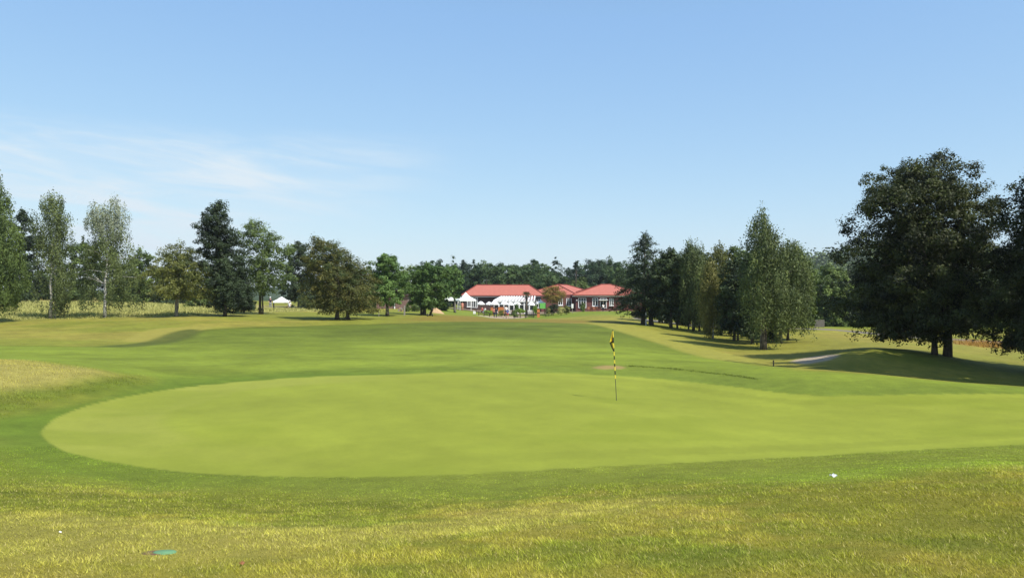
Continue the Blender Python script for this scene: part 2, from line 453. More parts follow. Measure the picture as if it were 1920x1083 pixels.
# ------------------------------------------------------------------ mesh builders
def tag(o, label=None, cat=None, group=None, kind=None):
    if label: o['label'] = label
    if cat: o['category'] = cat
    if group: o['group'] = group
    if kind: o['kind'] = kind
    return o
def link(o, parent=None):
    C.objects.link(o)
    if parent is not None: o.parent = parent
    return o
def empty(name, loc, label, cat, group=None, rz=0.0):
    o = bpy.data.objects.new(name, None)
    o.empty_display_size = 0.3
    o.location = loc; o.rotation_euler = (0, 0, rz)
    link(o)
    return tag(o, label, cat, group)
def mesh_np(name, v, f, mats, attr=None, attr_name='leaf', smooth_=False):
    """v (n,3) vertices, f (m,k) faces of k corners"""
    me = bpy.data.meshes.new(name)
    v = np.asarray(v, np.float32); f = np.asarray(f, np.int32)
    m, k = f.shape
    me.vertices.add(len(v)); me.vertices.foreach_set('co', v.ravel())
    me.loops.add(m * k); me.loops.foreach_set('vertex_index', f.ravel())
    me.polygons.add(m)
    me.polygons.foreach_set('loop_start', np.arange(0, m * k, k, dtype=np.int32))
    me.polygons.foreach_set('loop_total', np.full(m, k, np.int32))
    if smooth_: me.polygons.foreach_set('use_smooth', np.ones(m, bool))
    for x in mats: me.materials.append(x)
    if attr is not None:
        a = me.attributes.new(attr_name, 'FLOAT_COLOR', 'POINT')
        c = np.ones((len(v), 4), np.float32); c[:, :3] = attr
        a.data.foreach_set('color', c.ravel())
    me.update(calc_edges=True)
    return me
class MB:
    """collects boxes, bars, tubes and lathes into one mesh"""
    def __init__(s): s.v = []; s.f = []
    def box(s, x0, x1, y0, y1, z0, z1, rot=None, piv=None):
        b = len(s.v)
        pts = [(x0,y0,z0),(x1,y0,z0),(x1,y1,z0),(x0,y1,z0),(x0,y0,z1),(x1,y0,z1),(x1,y1,z1),(x0,y1,z1)]
        if rot is not None:
            pv = Vector(piv or (0, 0, 0)); pts = [tuple(rot @ (Vector(p) - pv) + pv) for p in pts]
        s.v += pts
        s.f += [tuple(b + i for i in q) for q in ((0,3,2,1),(4,5,6,7),(0,1,5,4),(1,2,6,5),(2,3,7,6),(3,0,4,7))]
        return s
    def poly(s, pts):
        b = len(s.v); s.v += [tuple(p) for p in pts]; s.f.append(tuple(range(b, b + len(pts)))); return s
    def tube(s, path, radii, n=6, cap=True):
        b = len(s.v); m = len(path)
        for i, p in enumerate(path):
            p = Vector(p)
            d = (Vector(path[min(i + 1, m - 1)]) - Vector(path[max(i - 1, 0)]))
            d = d.normalized() if d.length > 1e-9 else Vector((0, 0, 1))
            a = d.orthogonal().normalized() if abs(d.z) < 0.99 else Vector((1, 0, 0)); a = (a - d * a.dot(d)).normalized(); c = d.cross(a)
            r = radii[i] if hasattr(radii, '__len__') else radii
            for k in range(n):
                t = 2 * math.pi * k / n
                s.v.append(tuple(p + (a * math.cos(t) + c * math.sin(t)) * r))
        for i in range(m - 1):
            for k in range(n):
                k2 = (k + 1) % n
                s.f.append((b + i * n + k, b + i * n + k2, b + (i + 1) * n + k2, b + (i + 1) * n + k))
        if cap:
            s.f.append(tuple(b + k for k in reversed(range(n)))); s.f.append(tuple(b + (m - 1) * n + k for k in range(n)))
        return s
    def lathe(s, prof, n=12, c=(0, 0, 0)):
        b = len(s.v); m = len(prof)
        for r, z in prof:
            for k in range(n):
                t = 2 * math.pi * k / n
                s.v.append((c[0] + r * math.cos(t), c[1] + r * math.sin(t), c[2] + z))
        for i in range(m - 1):
            for k in range(n):
                k2 = (k + 1) % n
                s.f.append((b + i * n + k, b + i * n + k2, b + (i + 1) * n + k2, b + (i + 1) * n + k))
        return s
    def mesh(s, name, material, smooth_=False):
        me = bpy.data.meshes.new(name)
        me.from_pydata(s.v, [], s.f); me.materials.append(material)
        if smooth_:
            for p in me.polygons: p.use_smooth = True
        return me
    def build(s, name, material, parent=None, smooth_=False, loc=None):
        o = bpy.data.objects.new(name, s.mesh(name, material, smooth_))
        if loc is not None: o.location = loc
        return link(o, parent)
def copy_tree(o, parent=None):
    c = o.copy(); C.objects.link(c)
    if parent is not None: c.parent = parent
    for ch in list(o.children): copy_tree(ch, c)
    return c

# ------------------------------------------------------------------ ground, cut into its mowing areas
fine = np.arange(-38.5, 38.6, 0.15)
coarse = np.arange(40.5, 319.6, 3.0)
ang = np.radians(np.concatenate([fine, coarse]))
rad = np.concatenate([[0.25, 0.8, 1.5], 2.0 * 1.012 ** np.arange(0, 405), 2.0 * 1.012 ** 404 * 1.09 ** np.arange(1, 40)])
na, nr = len(ang), len(rad)
RR, AA = np.meshgrid(rad, ang, indexing='ij')
gx, gy = (RR * np.sin(AA)).ravel(), (RR * np.cos(AA)).ravel()
gzz = gz(gx, gy)
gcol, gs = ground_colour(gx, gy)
# cut depths: bunker scraped out, the worn lip by the green
i0 = (np.arange(nr - 1)[:, None] * na + np.arange(na)[None]).ravel()
i1 = (np.arange(nr - 1)[:, None] * na + (np.arange(na) + 1)[None] % na).ravel()
quads = np.stack([i0, i1, i1 + na, i0 + na], -1)
zone = np.zeros(len(quads), int)
def qmean(k): return gs[k][quads].mean(1)
for zi, k, off in ((1, 'fairway', 0), (1, 'strip', 0), (2, 'green', 0), (3, 'bunker', 0), (4, 'path', 0), (5, 'road', 0), (6, 'meadow', 0), (7, 'patio', 0)):
    zone[qmean(k) > off] = zi
gv = np.stack([gx, gy, gzz], -1)
for zi, nm, mk in ((0, 'ground', 'rough'), (1, 'fairway', 'fairway'), (2, 'putting_green', 'green'), (3, 'sand_bunker', 'sand'), (4, 'path', 'paved'), (5, 'road', 'paved'), (6, 'meadow', 'rough'), (7, 'patio', 'paved')):
    q = quads[zone == zi]
    if not len(q): continue
    used, inv = np.unique(q, return_inverse=True)
    v = gv[used]; f = inv.reshape(q.shape)[:, ::-1]
    if zi == 0:   # close the middle under the camera
        pass
    o = bpy.data.objects.new(nm, mesh_np(nm, v, f, [MAT[mk]], gcol[used], 'turf', True))
    tag(link(o), kind='structure')

# ------------------------------------------------------------------ grass blades (uncountable)
def blades(name, x, y, h, w, col, lean, material, wind=(-0.3, 0.2)):
    n = len(x)
    z = gz(x, y)
    t = rng.uniform(0, 2 * np.pi, n)
    ln = h * lean * rng.uniform(0.2, 1.0, n)
    lx, ly = np.cos(t) * ln + wind[0] * h, np.sin(t) * ln + wind[1] * h
    a = rng.uniform(0, 2 * np.pi, n)
    dx, dy = np.cos(a) * w / 2, np.sin(a) * w / 2
    v = np.empty((n, 3, 3), np.float32)
    v[:, 0] = np.stack([x - dx, y - dy, z - 0.01], -1)
    v[:, 1] = np.stack([x + dx, y + dy, z - 0.01], -1)
    v[:, 2] = np.stack([x + lx, y + ly, z + h * rng.uniform(0.6, 1.1, n)], -1)
    o = bpy.data.objects.new(name, mesh_np(name, v.reshape(-1, 3), np.arange(n * 3).reshape(-1, 3), [material], np.repeat(col, 3, 0)))
    return tag(link(o), kind='stuff')

n = 470000
rr = (rng.uniform(0, 1, n) * (19 ** 0.8 - 2.6 ** 0.8) + 2.6 ** 0.8) ** (1 / 0.8)
aa = np.radians(rng.uniform(-41, 41, n))
bx, by = rr * np.sin(aa), rr * np.cos(aa)
bc, bs = ground_colour(bx, by)
LID = hit(310, 1035)
keep = (bs['green'] < -0.03) & (np.hypot(bx - LID[0], by - LID[1]) > 0.092) & (np.hypot(bx - LID[0] + 0.035, by - LID[1] - 0.05) > 0.115)
bx, by, bc, rr = bx[keep], by[keep], bc[keep], rr[keep]
fwd = bs['fairway'][keep]
short = smooth(-0.6, 1.2, fwd)
tuft = 0.6 * fbm(bx * 3.2, by * 3.2, 64, 3) + 0.4 * fbm(bx * 9.0, by * 9.0, 66, 2)
tuft = 0.5 + (tuft - 0.5) * 1.6
hgt = (0.019 + 0.036 * (tuft - 0.4)) * (1 - short) + (0.010 + 0.012 * (tuft - 0.4)) * short
hgt = np.maximum(hgt, 0.007) * (1 + 0.25 * smooth(9, 18, rr))
var = np.exp(rng.normal(0, 0.28, len(bx)))[:, None]
straw = (rng.uniform(0, 1, len(bx)) < 0.07 * (1 - short))[:, None]
bcol = np.where(straw, gr(206,198,140) * np.ones_like(bc), bc * var * (0.52 + 1.0 * tuft[:, None]))
bcol = bcol * np.array([1.60, 1.66, 1.66])
blades('rough_grass', bx, by, hgt, 0.0045 + 0.0006 * rr, np.clip(bcol, 0.004, 0.8), 1.9, MAT['blade'])

# tufts on the flank of the dry mound
n = 26000
tu, td = rng.uniform(-60, 300, n), rng.uniform(19, 31, n)
tx, ty = (tu - U0) / F * td, td
tcx, tsx = ground_colour(tx, ty)
k_ = (np.maximum(tsx['longleft'], tsx['drymound'] - 0.2) > rng.uniform(-0.5, 0.9, n)) & (tsx['green'] < -1)
tx, ty, tcx = tx[k_], ty[k_], tcx[k_]
tt = fbm(tx * 1.6, ty * 1.6, 77, 3)
blades('mound_grass', tx, ty, 0.03 + 0.09 * np.clip(tt - 0.3, 0, 1), np.full(len(tx), 0.02), np.clip(tcx * 1.4 * (0.5 + tt[:, None]) * np.exp(rng.normal(0, .2, len(tx)))[:, None], .004, .8), 0.9, MAT['blade'])

# long meadow grass under the birches
n = 52000
mu, md = rng.uniform(-120, 640, n), 84 + 34 * rng.uniform(0, 1, n) ** 1.6
mx_, my_ = (mu - U0) / F * md, md
mc, ms = ground_colour(mx_, my_)
keep = ms['meadow'] > rng.uniform(-0.6, 1.2, n)
mx_, my_, mc = mx_[keep], my_[keep], mc[keep]
mh = (0.18 + 0.42 * fbm(mx_ * 0.4, my_ * 0.4, 7, 3)) * (0.35 + 0.65 * smooth(0, 7, ms['meadow'][keep]))
mcol = mc * np.exp(rng.normal(0, 0.22, len(mx_)))[:, None] * np.array([1.45, 1.62, 1.7])
mcol = np.where(rng.uniform(0, 1, (len(mx_), 1)) < 0.25, gr(130,142,60) * np.ones_like(mcol), mcol)
blades('meadow_grass', mx_, my_, mh, 0.07, mcol, 0.4, MAT['blade'])
# dark unmown line behind the green, dry stems under the big tree
n = 1100
t_ = rng.uniform(0, 1, n)
pts = np.array([hit(u, v) for u, v in [(1175,686),(1240,690),(1300,696),(1370,704),(1420,711)]])
ti = np.interp(t_, np.linspace(0, 1, 5), np.arange(5)); k_ = np.minimum(ti.astype(int), 3); fr = (ti - k_)[:, None]
pp = pts[k_] * (1 - fr) + pts[k_ + 1] * fr + rng.normal(0, 0.07, (n, 2)) * np.array([1, 2.4])
dens = fbm(pp[:, 0] * 1.3, pp[:, 1] * 1.3, 5, 3) > 0.33
pp = pp[dens]
blades('weed_strip', pp[:, 0], pp[:, 1], rng.uniform(0.02, 0.075, len(pp)), np.full(len(pp), 0.025), gr(112,134,54) * np.exp(rng.normal(0, .25, len(pp)))[:, None], 0.6, MAT['blade'])
n = 5000
du, dd = rng.uniform(1700, 1990, n), rng.uniform(57, 69, n)
dx_, dy_ = (du - U0) / F * dd, dd
_, ds_ = ground_colour(dx_, dy_)
k_ = ds_['drygrass'] > rng.uniform(-1, 1, n)
blades('dry_grass', dx_[k_], dy_[k_], rng.uniform(0.2, 0.55, k_.sum()), np.full(k_.sum(), 0.05), gr(206,168,100) * np.exp(rng.normal(0, .22, k_.sum()))[:, None], 0.4, MAT['blade'])

# ------------------------------------------------------------------ trees
def sines(p, k, ph):
    return np.sin(p[:, 0] * k + ph) * np.sin(p[:, 1] * k * 1.1 + 2 * ph) + np.sin(p[:, 2] * k * 0.9 + 3 * ph + p[:, 0] * k * 0.4)
LEAF_K, COVER_K = 0.76, 2.1
def crown_leaves(hs, xl, xr, cover, leaf, sig, cols, style='broad', depth=0.9, seed=0, gap=0.25, push=0.42, topcol=None, clear=None, sprayk=1.0):
    """leaf faces in clumps through the volume between the left and right outline at each height"""
    g = np.random.default_rng(seed)
    leaf = leaf * LEAF_K
    hh = np.linspace(hs[0], hs[-1], 200)
    l_, r_ = np.interp(hh, hs, xl), np.interp(hh, hs, xr)
    area = float(((r_ - l_)[1:] + (r_ - l_)[:-1]).sum() * 0.5 * (hh[1] - hh[0]))
    nl = int(area * cover * COVER_K / (leaf * leaf * 0.30))
    per = {'broad': 90, 'birch': 60, 'conifer': 50, 'loose': 64}[style]
    nc = max(12, int(nl / per))
    pw = np.maximum(r_ - l_, 0.05) ** 1.25; cdf = np.cumsum(pw); cdf /= cdf[-1]
    h = np.interp(g.uniform(0, 1, int(nc * 1.7)), cdf, hh)
    L_, R_ = np.interp(h, hs, xl), np.interp(h, hs, xr)
    cx, rad = (L_ + R_) / 2, np.maximum((R_ - L_) / 2 - sig * 0.9, 0.08)
    rd = 0.6 * rad + 0.4 * np.interp(h, hh, np.full(200, (r_ - l_).mean() / 2))
    rd = np.minimum(rd, rad * 1.25) * depth
    phi = g.uniform(0, 2 * np.pi, len(h))
    lob = 1 + 0.15 * np.sin(phi * 3 + h * 1.5 + seed) + 0.13 * np.sin(phi * 2 - h * 2.6 + 2 * seed)
    rad = rad * lob; rd = rd * lob
    rho = g.uniform(0, 1, len(h)) ** push
    core = g.uniform(0, 1, len(h)) < 0.22
    rho = np.where(core, rho * 0.6, rho)
    c = np.stack([cx + rad * rho * np.cos(phi), rd * rho * np.sin(phi), h], -1)
    ok = np.ones(len(h), bool)
    if clear: ok &= ~((np.abs(c[:, 0] - clear[1]) < 0.5 + 0.02 * seed % 0.3) & (c[:, 1] < 0.5) & (h < hs[0] + clear[0] * (hs[-1] - hs[0])))
    ok &= core | (sines(c, 1.6 / max(sig * 2, 0.5), seed * 1.7) > -2 + 2.6 * gap + 0.5 * g.uniform(-1, 1, len(h)) * gap)
    c = c[ok][:nc]; rho = rho[ok][:nc]; h = h[ok][:nc]; cx = cx[ok][:nc]
    out = np.stack([c[:, 0] - cx, c[:, 1], (c[:, 2] - hs[0] - 0.55 * (hs[-1] - hs[0])) * 0.5], -1)
    out /= np.linalg.norm(out, axis=1, keepdims=True) + 1e-6
    m = len(c)
    size = np.exp(g.normal(0, 0.25, m))
    off = g.normal(0, 1, (m, per, 3)); off /= np.linalg.norm(off, axis=2, keepdims=True)
    off *= g.uniform(0, 1, (m, per, 1)) ** 0.5 * 1.5
    loc_n = off / (np.linalg.norm(off, axis=2, keepdims=True) + 1e-6)
    if style == 'birch':
        off *= np.array([0.55, 0.55, 1.5]); off[..., 2] -= 0.7
    elif style == 'conifer':
        along = g.uniform(-0.6, 1.5, (m, per, 1)) * 1.3
        off = off * np.array([0.5, 0.5, 0.25]) + along * (out * np.array([1, 1, 0.0]) + np.array([0, 0, -0.28]))[:, None]
    else:
        k_ = {'broad': 0.7, 'loose': 1.15}[style] * sprayk
        spray = out * np.array([1, 1, 0.6]) + np.array([0, 0, -0.18]); spray /= np.linalg.norm(spray, axis=1, keepdims=True)
        along = g.uniform(-0.7, 1.0, (m, per, 1)) * k_
        off = off * np.array([0.78, 0.78, 0.60]) * (1.15 - 0.3 * (along / k_ + 0.7)) + along * spray[:, None]
    p = (c[:, None] + off * (sig * size)[:, None, None]).reshape(-1, 3)
    nn = g.normal(0, 1, p.shape) * 0.38 + loc_n.reshape(-1, 3) * 0.6 + np.repeat(out, per, 0) * 0.4 + np.array([0, 0, 0.3])
    nn /= np.linalg.norm(nn, axis=1, keepdims=True)
    a = np.cross(nn, g.normal(0, 1, p.shape)); a /= np.linalg.norm(a, axis=1, keepdims=True) + 1e-9
    if style in ('broad', 'loose'):
        a = a + 0.6 * np.repeat(out * np.array([1, 1, 0.5]), per, 0) + np.array([0, 0, -0.25]); a /= np.linalg.norm(a, axis=1, keepdims=True)
    if style == 'birch':
        a = a * 0.6 + np.array([0, 0, -0.8]); a /= np.linalg.norm(a, axis=1, keepdims=True)
    b = np.cross(nn, a); b /= np.linalg.norm(b, axis=1, keepdims=True) + 1e-9
    ls = (leaf * np.exp(g.normal(0, 0.25, len(p))))[:, None]
    wd = {'broad': 0.36, 'birch': 0.30, 'conifer': 0.2, 'loose': 0.3}[style]
    v = np.stack([p - a * ls * 0.4 + b * ls * wd, p - a * ls * 0.4 - b * ls * wd, p + a * ls * 0.6], 1)
    t = np.clip(g.normal(0.45, 0.25, m) + 0.25 * sines(c, 0.9, seed + 0.3) / 2, 0, 1)
    col = cols[0] + (cols[1] - cols[0]) * t[:, None]
    if topcol is not None:
        w = smooth(topcol[1], topcol[2], c[:, 2])[:, None] * g.uniform(0.4, 1, (m, 1))
        col = col + (topcol[0] - col) * w
    col = np.repeat(col, per, 0) * np.exp(g.normal(0, 0.13, (len(p), 1)))
    col = np.repeat(np.clip(col, 0.002, 0.6), 3, 0)
    return v.reshape(-1, 3), np.arange(len(p) * 3).reshape(-1, 3), col, c

GREENS = {
 'mid': (lin(58,76,38), lin(118,136,68)),
 'dark': (lin(38,50,34), lin(72,88,56)),
 'deep': (lin(36,50,34), lin(82,98,56)),
 'beech': (lin(26,34,20), lin(84,92,48)),
 'olive': (lin(76,86,42), lin(136,138,70)),
 'birch': (lin(66,80,48), lin(122,134,78)),
 'bright': (lin(62,92,42), lin(118,146,74)),
 'bronze': (lin(62,78,38), lin(116,110,54)),
 'yellow': (lin(94,98,48), lin(146,140,76)),
 'blue': (lin(34,50,38), lin(68,90,62)),
 'far': (lin(50,72,40), lin(98,120,68)),
 'orange': (lin(96,98,44), lin(150,124,60)),
 'lime': (lin(104,134,44), lin(150,176,70)),
 'pale': (lin(150,150,80), lin(200,196,130)),
}
def make_tree(name, label, u, d, prof, col, style='broad', leaf=0.22, cover=2.6, sig=0.45, trunk=0.16, stems=((0, 1.0),), bark='bark', group=None,
              depth=0.9, gap=0.25, push=0.42, limbs=10, topcol=None, clear=None, spray=1.0, lean=0.0, seed=None, cat='tree', colmul=1.0):
    base = on(u, d)
    seed = seed if seed is not None else int(abs(u * 7 + d * 13)) % 9973
    g = np.random.default_rng(seed)
    prof = sorted(prof, key=lambda q: -q[0])
    k = d / F
    hs = np.array([(V0 - v) * k - base.z for v, a, b in prof])
    xl = np.array([(a - u) * k for v, a, b in prof]); xr = np.array([(b - u) * k for v, a, b in prof])
    root = empty(name, base, label, cat, group)
    cols = [c * colmul * 0.86 for c in GREENS[col]]
    tc_ = None
    if topcol is not None: tc_ = (topcol[0], hs[-1] * topcol[1], hs[-1] * topcol[2])
    v, f, c, cl = crown_leaves(hs, xl, xr, cover, leaf, sig, cols, style, depth, seed, gap, push, tc_, (clear, stems[0][0] * k) if clear else None, spray)
    o = bpy.data.objects.new('crown', mesh_np('crown', v, f, [MAT['needle' if style == 'conifer' else 'leaf']], c))
    link(o, root)
    H = hs[-1]; h0 = hs[0]
    bm = MAT[bark]
    mid = lambda h: float(np.interp(h, hs, (xl + xr) / 2))
    tops = []
    for si, (du, sc) in enumerate(stems):
        x0 = du * k; top = h0 + (H - h0) * (0.72 if si == 0 else 0.5)
        path, rads = [], []
        nseg = 8
        for i in range(nseg + 1):
            t = i / nseg
            h = -0.15 + (top + 0.15) * t
            tx = x0 * (1 - 0.0 * t) + (mid(max(h, h0)) * 0.8 + x0 * 0.4 - x0) * smooth(0.25, 1, np.array(t)) * 1.0
            path.append((float(tx) + float(g.normal(0, 0.03)) * (i > 0), float(g.normal(0, 0.03)) * (i > 0), h))
            rads.append(trunk * sc * (1.18 if i == 0 else 1.0 - 0.82 * t))
        MB().tube(path, rads, 9).build('trunk', bm, root, True)
        tops.append((path, rads))
    for i in range(limbs):
        path, rads = tops[i % len(tops)]
        ki = int(g.integers(3, 8)); p0 = Vector(path[ki])
        cand = cl[g.integers(0, len(cl), 12)]
        score = np.abs(cand[:, 2] - (p0.z + 0.8))
        p2 = Vector(cand[int(np.argmin(score))].tolist())
        p1 = p0.lerp(p2, 0.5) + Vector((0, 0, 0.25 * (p2 - p0).length * (0.5 if style != 'conifer' else -0.1)))
        r = rads[ki] * 0.55
        MB().tube([p0, p0.lerp(p1, .55), p1, p1.lerp(p2, .55), p2], [r, r * .8, r * .6, r * .4, r * .15], 5).build('branch', bm, root, True)
    return root

# row along the left of the fairway
LG = 'trees along the left side of the fairway'
make_tree('birch_tree', 'tall pale green tree cut off by the left edge of the picture', -14, 80, [(328,-14,2),(360,-40,16),(400,-60,26),(450,-75,46),(500,-85,56),(545,-85,54),(566,-70,30)], 'mid', 'birch', 0.22, 2.6, 0.5, 0.2, bark='bark', group=LG, gap=0.1)
make_tree('birch_tree', 'birch with two white stems and leaves hanging low, second tree from the left', 95, 86, [(362,88,106),(376,74,126),(400,60,134),(430,58,138),(480,62,134),(520,60,140),(550,64,142),(584,70,132)], 'birch', 'birch', 0.2, 1.3, 0.5, 0.17, ((0, 1.0), (9, 0.6)), 'birch', LG, gap=0.32, limbs=14, clear=0.42)
make_tree('birch_tree', 'birch with silvery thin top and white stem beside the long grass', 197, 86, [(370,205,226),(384,178,240),(410,154,246),(440,160,246),(460,152,252),(500,140,270),(540,140,270),(566,150,262)], 'birch', 'birch', 0.2, 1.3, 0.5, 0.17, bark='birch', group=LG, gap=0.32, limbs=18, clear=0.5, topcol=(lin(150,156,138), 0.62, 0.85))
make_tree('thorn_tree', 'small spreading olive green tree on a short bright trunk', 330, 86, [(458,322,352),(468,300,372),(490,280,392),(515,272,402),(540,276,406),(560,295,396)], 'olive', 'loose', 0.2, 2.3, 0.42, 0.16, ((0, 1.0), (3, 0.7)), 'greybark', LG, gap=0.22, limbs=12)
make_tree('hornbeam_tree', 'tall dark pointed tree beside the olive green spreading tree', 422, 87, [(378,398,416),(392,384,430),(410,370,440),(440,362,450),(480,370,462),(520,380,472),(555,384,482),(580,395,482)], 'dark', 'broad', 0.22, 3.0, 0.45, 0.2, group=LG, gap=0.08)
make_tree('ash_tree', 'loose olive tree with open top just right of the dark pointed tree', 488, 95, [(414,472,484),(428,448,505),(445,440,535),(470,438,552),(505,430,558),(530,432,552),(548,444,520)], 'mid', 'loose', 0.24, 1.9, 0.5, 0.18, ((0, 1.0), (5, 0.6)), 'bark', LG, gap=0.3)
make_tree('ash_tree', 'dark tree behind the white tiered gazebo', 560, 140, [(455,552,570),(470,530,592),(500,520,602),(540,518,604),(562,522,600)], 'dark', 'broad', 0.34, 2.6, 0.6, 0.2, group=LG, gap=0.15)
make_tree('copper_tree', 'broad bronze green tree on two dark trunks', 632, 84, [(450,574,600),(456,572,636),(474,574,664),(500,566,690),(530,563,708),(560,564,716),(582,582,712)], 'bronze', 'loose', 0.2, 3.2, 0.45, 0.24, ((0, 1.0), (20, 0.9)), 'bark', LG, gap=0.1)
make_tree('maple_tree', 'bright green tree with dark trunk in front of the brick outbuilding', 726, 93, [(478,712,738),(488,694,752),(510,684,764),(540,684,768),(568,692,760)], 'bright', 'broad', 0.22, 3.2, 0.4, 0.22, group=LG, gap=0.15)
make_tree('maple_tree', 'wide low green tree whose shade covers the golf trolley', 795, 100, [(496,778,826),(510,760,846),(530,750,854),(555,752,850),(574,764,838)], 'bright', 'broad', 0.24, 3.2, 0.42, 0.26, ((0, 1.0), (-5, 0.6)), 'bark', LG, gap=0.15, colmul=0.85)
make_tree('maple_tree', 'green tree beside the peaked white marquee', 853, 132, [(498,826,862),(512,816,872),(535,814,874),(555,824,866)], 'bright', 'broad', 0.3, 2.6, 0.5, 0.22, bark='greybark', group=LG, gap=0.15, colmul=0.9)

# backdrop on the left behind the meadow
BG_ = 'trees behind the long grass on the left'
for u, d, top, bot, w, col, lab in ((40,124,398,572,44,'dark','dark tree filling the gap between the two leftmost trees'),
        (150,128,456,572,50,'mid','round tree behind the long grass between the two birches'),
        (262,126,470,572,46,'mid','round green tree behind the meadow right of the silvery birch'),
        (385,135,492,574,60,'mid','low tree behind the pointed dark tree'),
        (-60,126,420,574,60,'mid','tree behind the leftmost tree'),
        (205,132,490,572,60,'dark','low dark tree behind the silvery birch'),
        (95,134,500,572,60,'mid','low tree behind the two stemmed birch'),
        (320,134,500,572,55,'dark','low dark tree behind the spreading olive tree')):
    make_tree('hedgerow_tree', lab, u, d, [(top, u - w * .2, u + w * .2), (top + 14, u - w * .6, u + w * .6), (top + 40, u - w * .9, u + w * .9), (bot - 30, u - w, u + w), (bot - 2, u - w * .95, u + w * .95)], col, 'broad', 0.36, 2.2, 0.6, 0.2, group=BG_, limbs=0, gap=0.15)
for i, (u, d, top, w, lab) in enumerate(((30,118,544,44,'low bush in the long grass near the left edge'),(225,118,540,44,'low bush behind the silvery birch trunk'),(300,122,548,40,'low bush left of the spreading olive tree trunk'),(375,112,560,34,'low bush right of the spreading olive tree trunk'),(450,106,560,46,'low dark bush beside the dark pointed tree trunk'),(130,120,548,40,'low bush between the two birch trunks'),(595,128,545,50,'low bush behind the bronze green tree'),(690,128,540,40,'low bush beside the brick outbuilding'),(790,130,556,24,'low dark bush behind the wide low green tree'),(826,134,558,22,'low dark bush left of the two marquees'))):
    make_tree('hedge_bush', lab, u, d, [(top, u - w * .4, u + w * .4), (top + 8, u - w * .8, u + w * .8), (585, u - w, u + w)], 'mid' if i % 2 else 'dark', 'broad', 0.3, 2.4, 0.4, 0.06, group='low bushes behind the long grass', limbs=0, cat='bush', gap=0.1)

# wood behind the clubhouse
WG = 'trees behind the red roofed clubhouse'
for u, d, top, w, col, sty, lab in (
        (762,165,500,34,'mid','broad','dull green tree behind the bright maples'),
        (640,170,500,60,'mid','broad','tree far behind the bronze green tree'),
        (700,175,505,50,'far','broad','pale tree far behind the outbuilding'),
        (818,195,488,30,'blue','broad','dark round tree left of the spiky conifers behind the clubhouse'),
        (850,205,478,17,'blue','conifer','left dark spiky conifer behind the white marquee'),
        (868,208,482,16,'blue','conifer','right dark spiky conifer behind the white marquee'),
        (888,200,487,22,'blue','conifer','small dark conifer right of the spiky pair'),
        (912,200,490,30,'far','broad','green tree with a spike behind the left end of the red roof'),
        (945,204,498,32,'far','broad','low green tree behind the middle of the long red roof'),
        (978,206,496,30,'far','broad','green tree behind the glass roofed conservatory'),
        (1006,230,490,26,'far','broad','pale tree left of the big dark conifer'),
        (1042,200,481,27,'blue','conifer','broad dark conifer rising behind the clubhouse'),
        (1030,192,512,34,'far','broad','pale low tree in front of the broad dark conifer'),
        (1078,196,506,20,'blue','broad','dark tree below the thin bare treetop'),
        (1110,215,488,30,'blue','broad','dark round tree behind the right end of the clubhouse'),
        (1140,225,487,34,'far','broad','pale green tree behind the right end of the clubhouse'),
        (1092,190,522,26,'mid','broad','low olive tree behind the middle roof'),
        (1170,215,492,40,'far','broad','tree behind the pointed fir'),
        (1240,230,500,50,'far','broad','tree far behind the dark grove'),
        (1310,230,505,50,'blue','broad','dark tree far behind the dark grove')):
    if sty == 'conifer':
        pr = [(top, u - 2, u + 2), (top + 10, u - w * .45, u + w * .45), (top + 30, u - w * .8, u + w * .8), (575, u - w, u + w)]
    else:
        pr = [(top, u - w * .45, u + w * .45), (top + 5, u - w * .85, u + w * .85), (top + 18, u - w * 1.15, u + w * 1.15), (575, u - w * 1.2, u + w * 1.2)]
    make_tree('woodland_tree', lab, u, d, pr, col, sty, 0.46, 2.3, 0.8 if sty == 'broad' else 0.6, 0.25, group=WG, limbs=0, gap=0.12)
# the wood goes on behind: one mass of crowns
wv, wc = [], []
for i, (u, top) in enumerate(((800,503),(836,500),(872,497),(900,500),(930,496),(962,501),(992,498),(1022,502),(1060,504),(1100,497),(1128,495),(1156,498))):
    d_, w_ = 262.0, 26; kk = d_ / F; b0 = on(u, d_)
    pr = [(572, w_ * 1.25), (top + 16, w_ * 1.2), (top + 4, w_ * .9), (top, w_ * .5)]
    v, f, c, _ = crown_leaves(np.array([(V0 - q[0]) * kk - b0.z for q in pr]), np.array([-q[1] * kk for q in pr]), np.array([q[1] * kk for q in pr]), 2.2, .55, 1.0, [x * .86 for x in GREENS['far' if i % 2 else 'blue']], seed=300 + i, gap=.1)
    wv.append(v + np.array(b0)); wc.append(c)
wv = np.concatenate(wv)
tag(link(bpy.data.objects.new('distant_wood', mesh_np('distant_wood', wv, np.arange(len(wv)).reshape(-1, 3), [MAT['leaf']], np.concatenate(wc)))), kind='stuff')
make_tree('bare_topped_tree', 'thin dark treetop with a bare bent tip above the clubhouse', 1080, 190, [(485,1077,1083),(494,1074,1086),(503,1072,1088)], 'blue', 'loose', 0.4, 0.8, 0.3, 0.16, group=WG, limbs=6, gap=0.3)

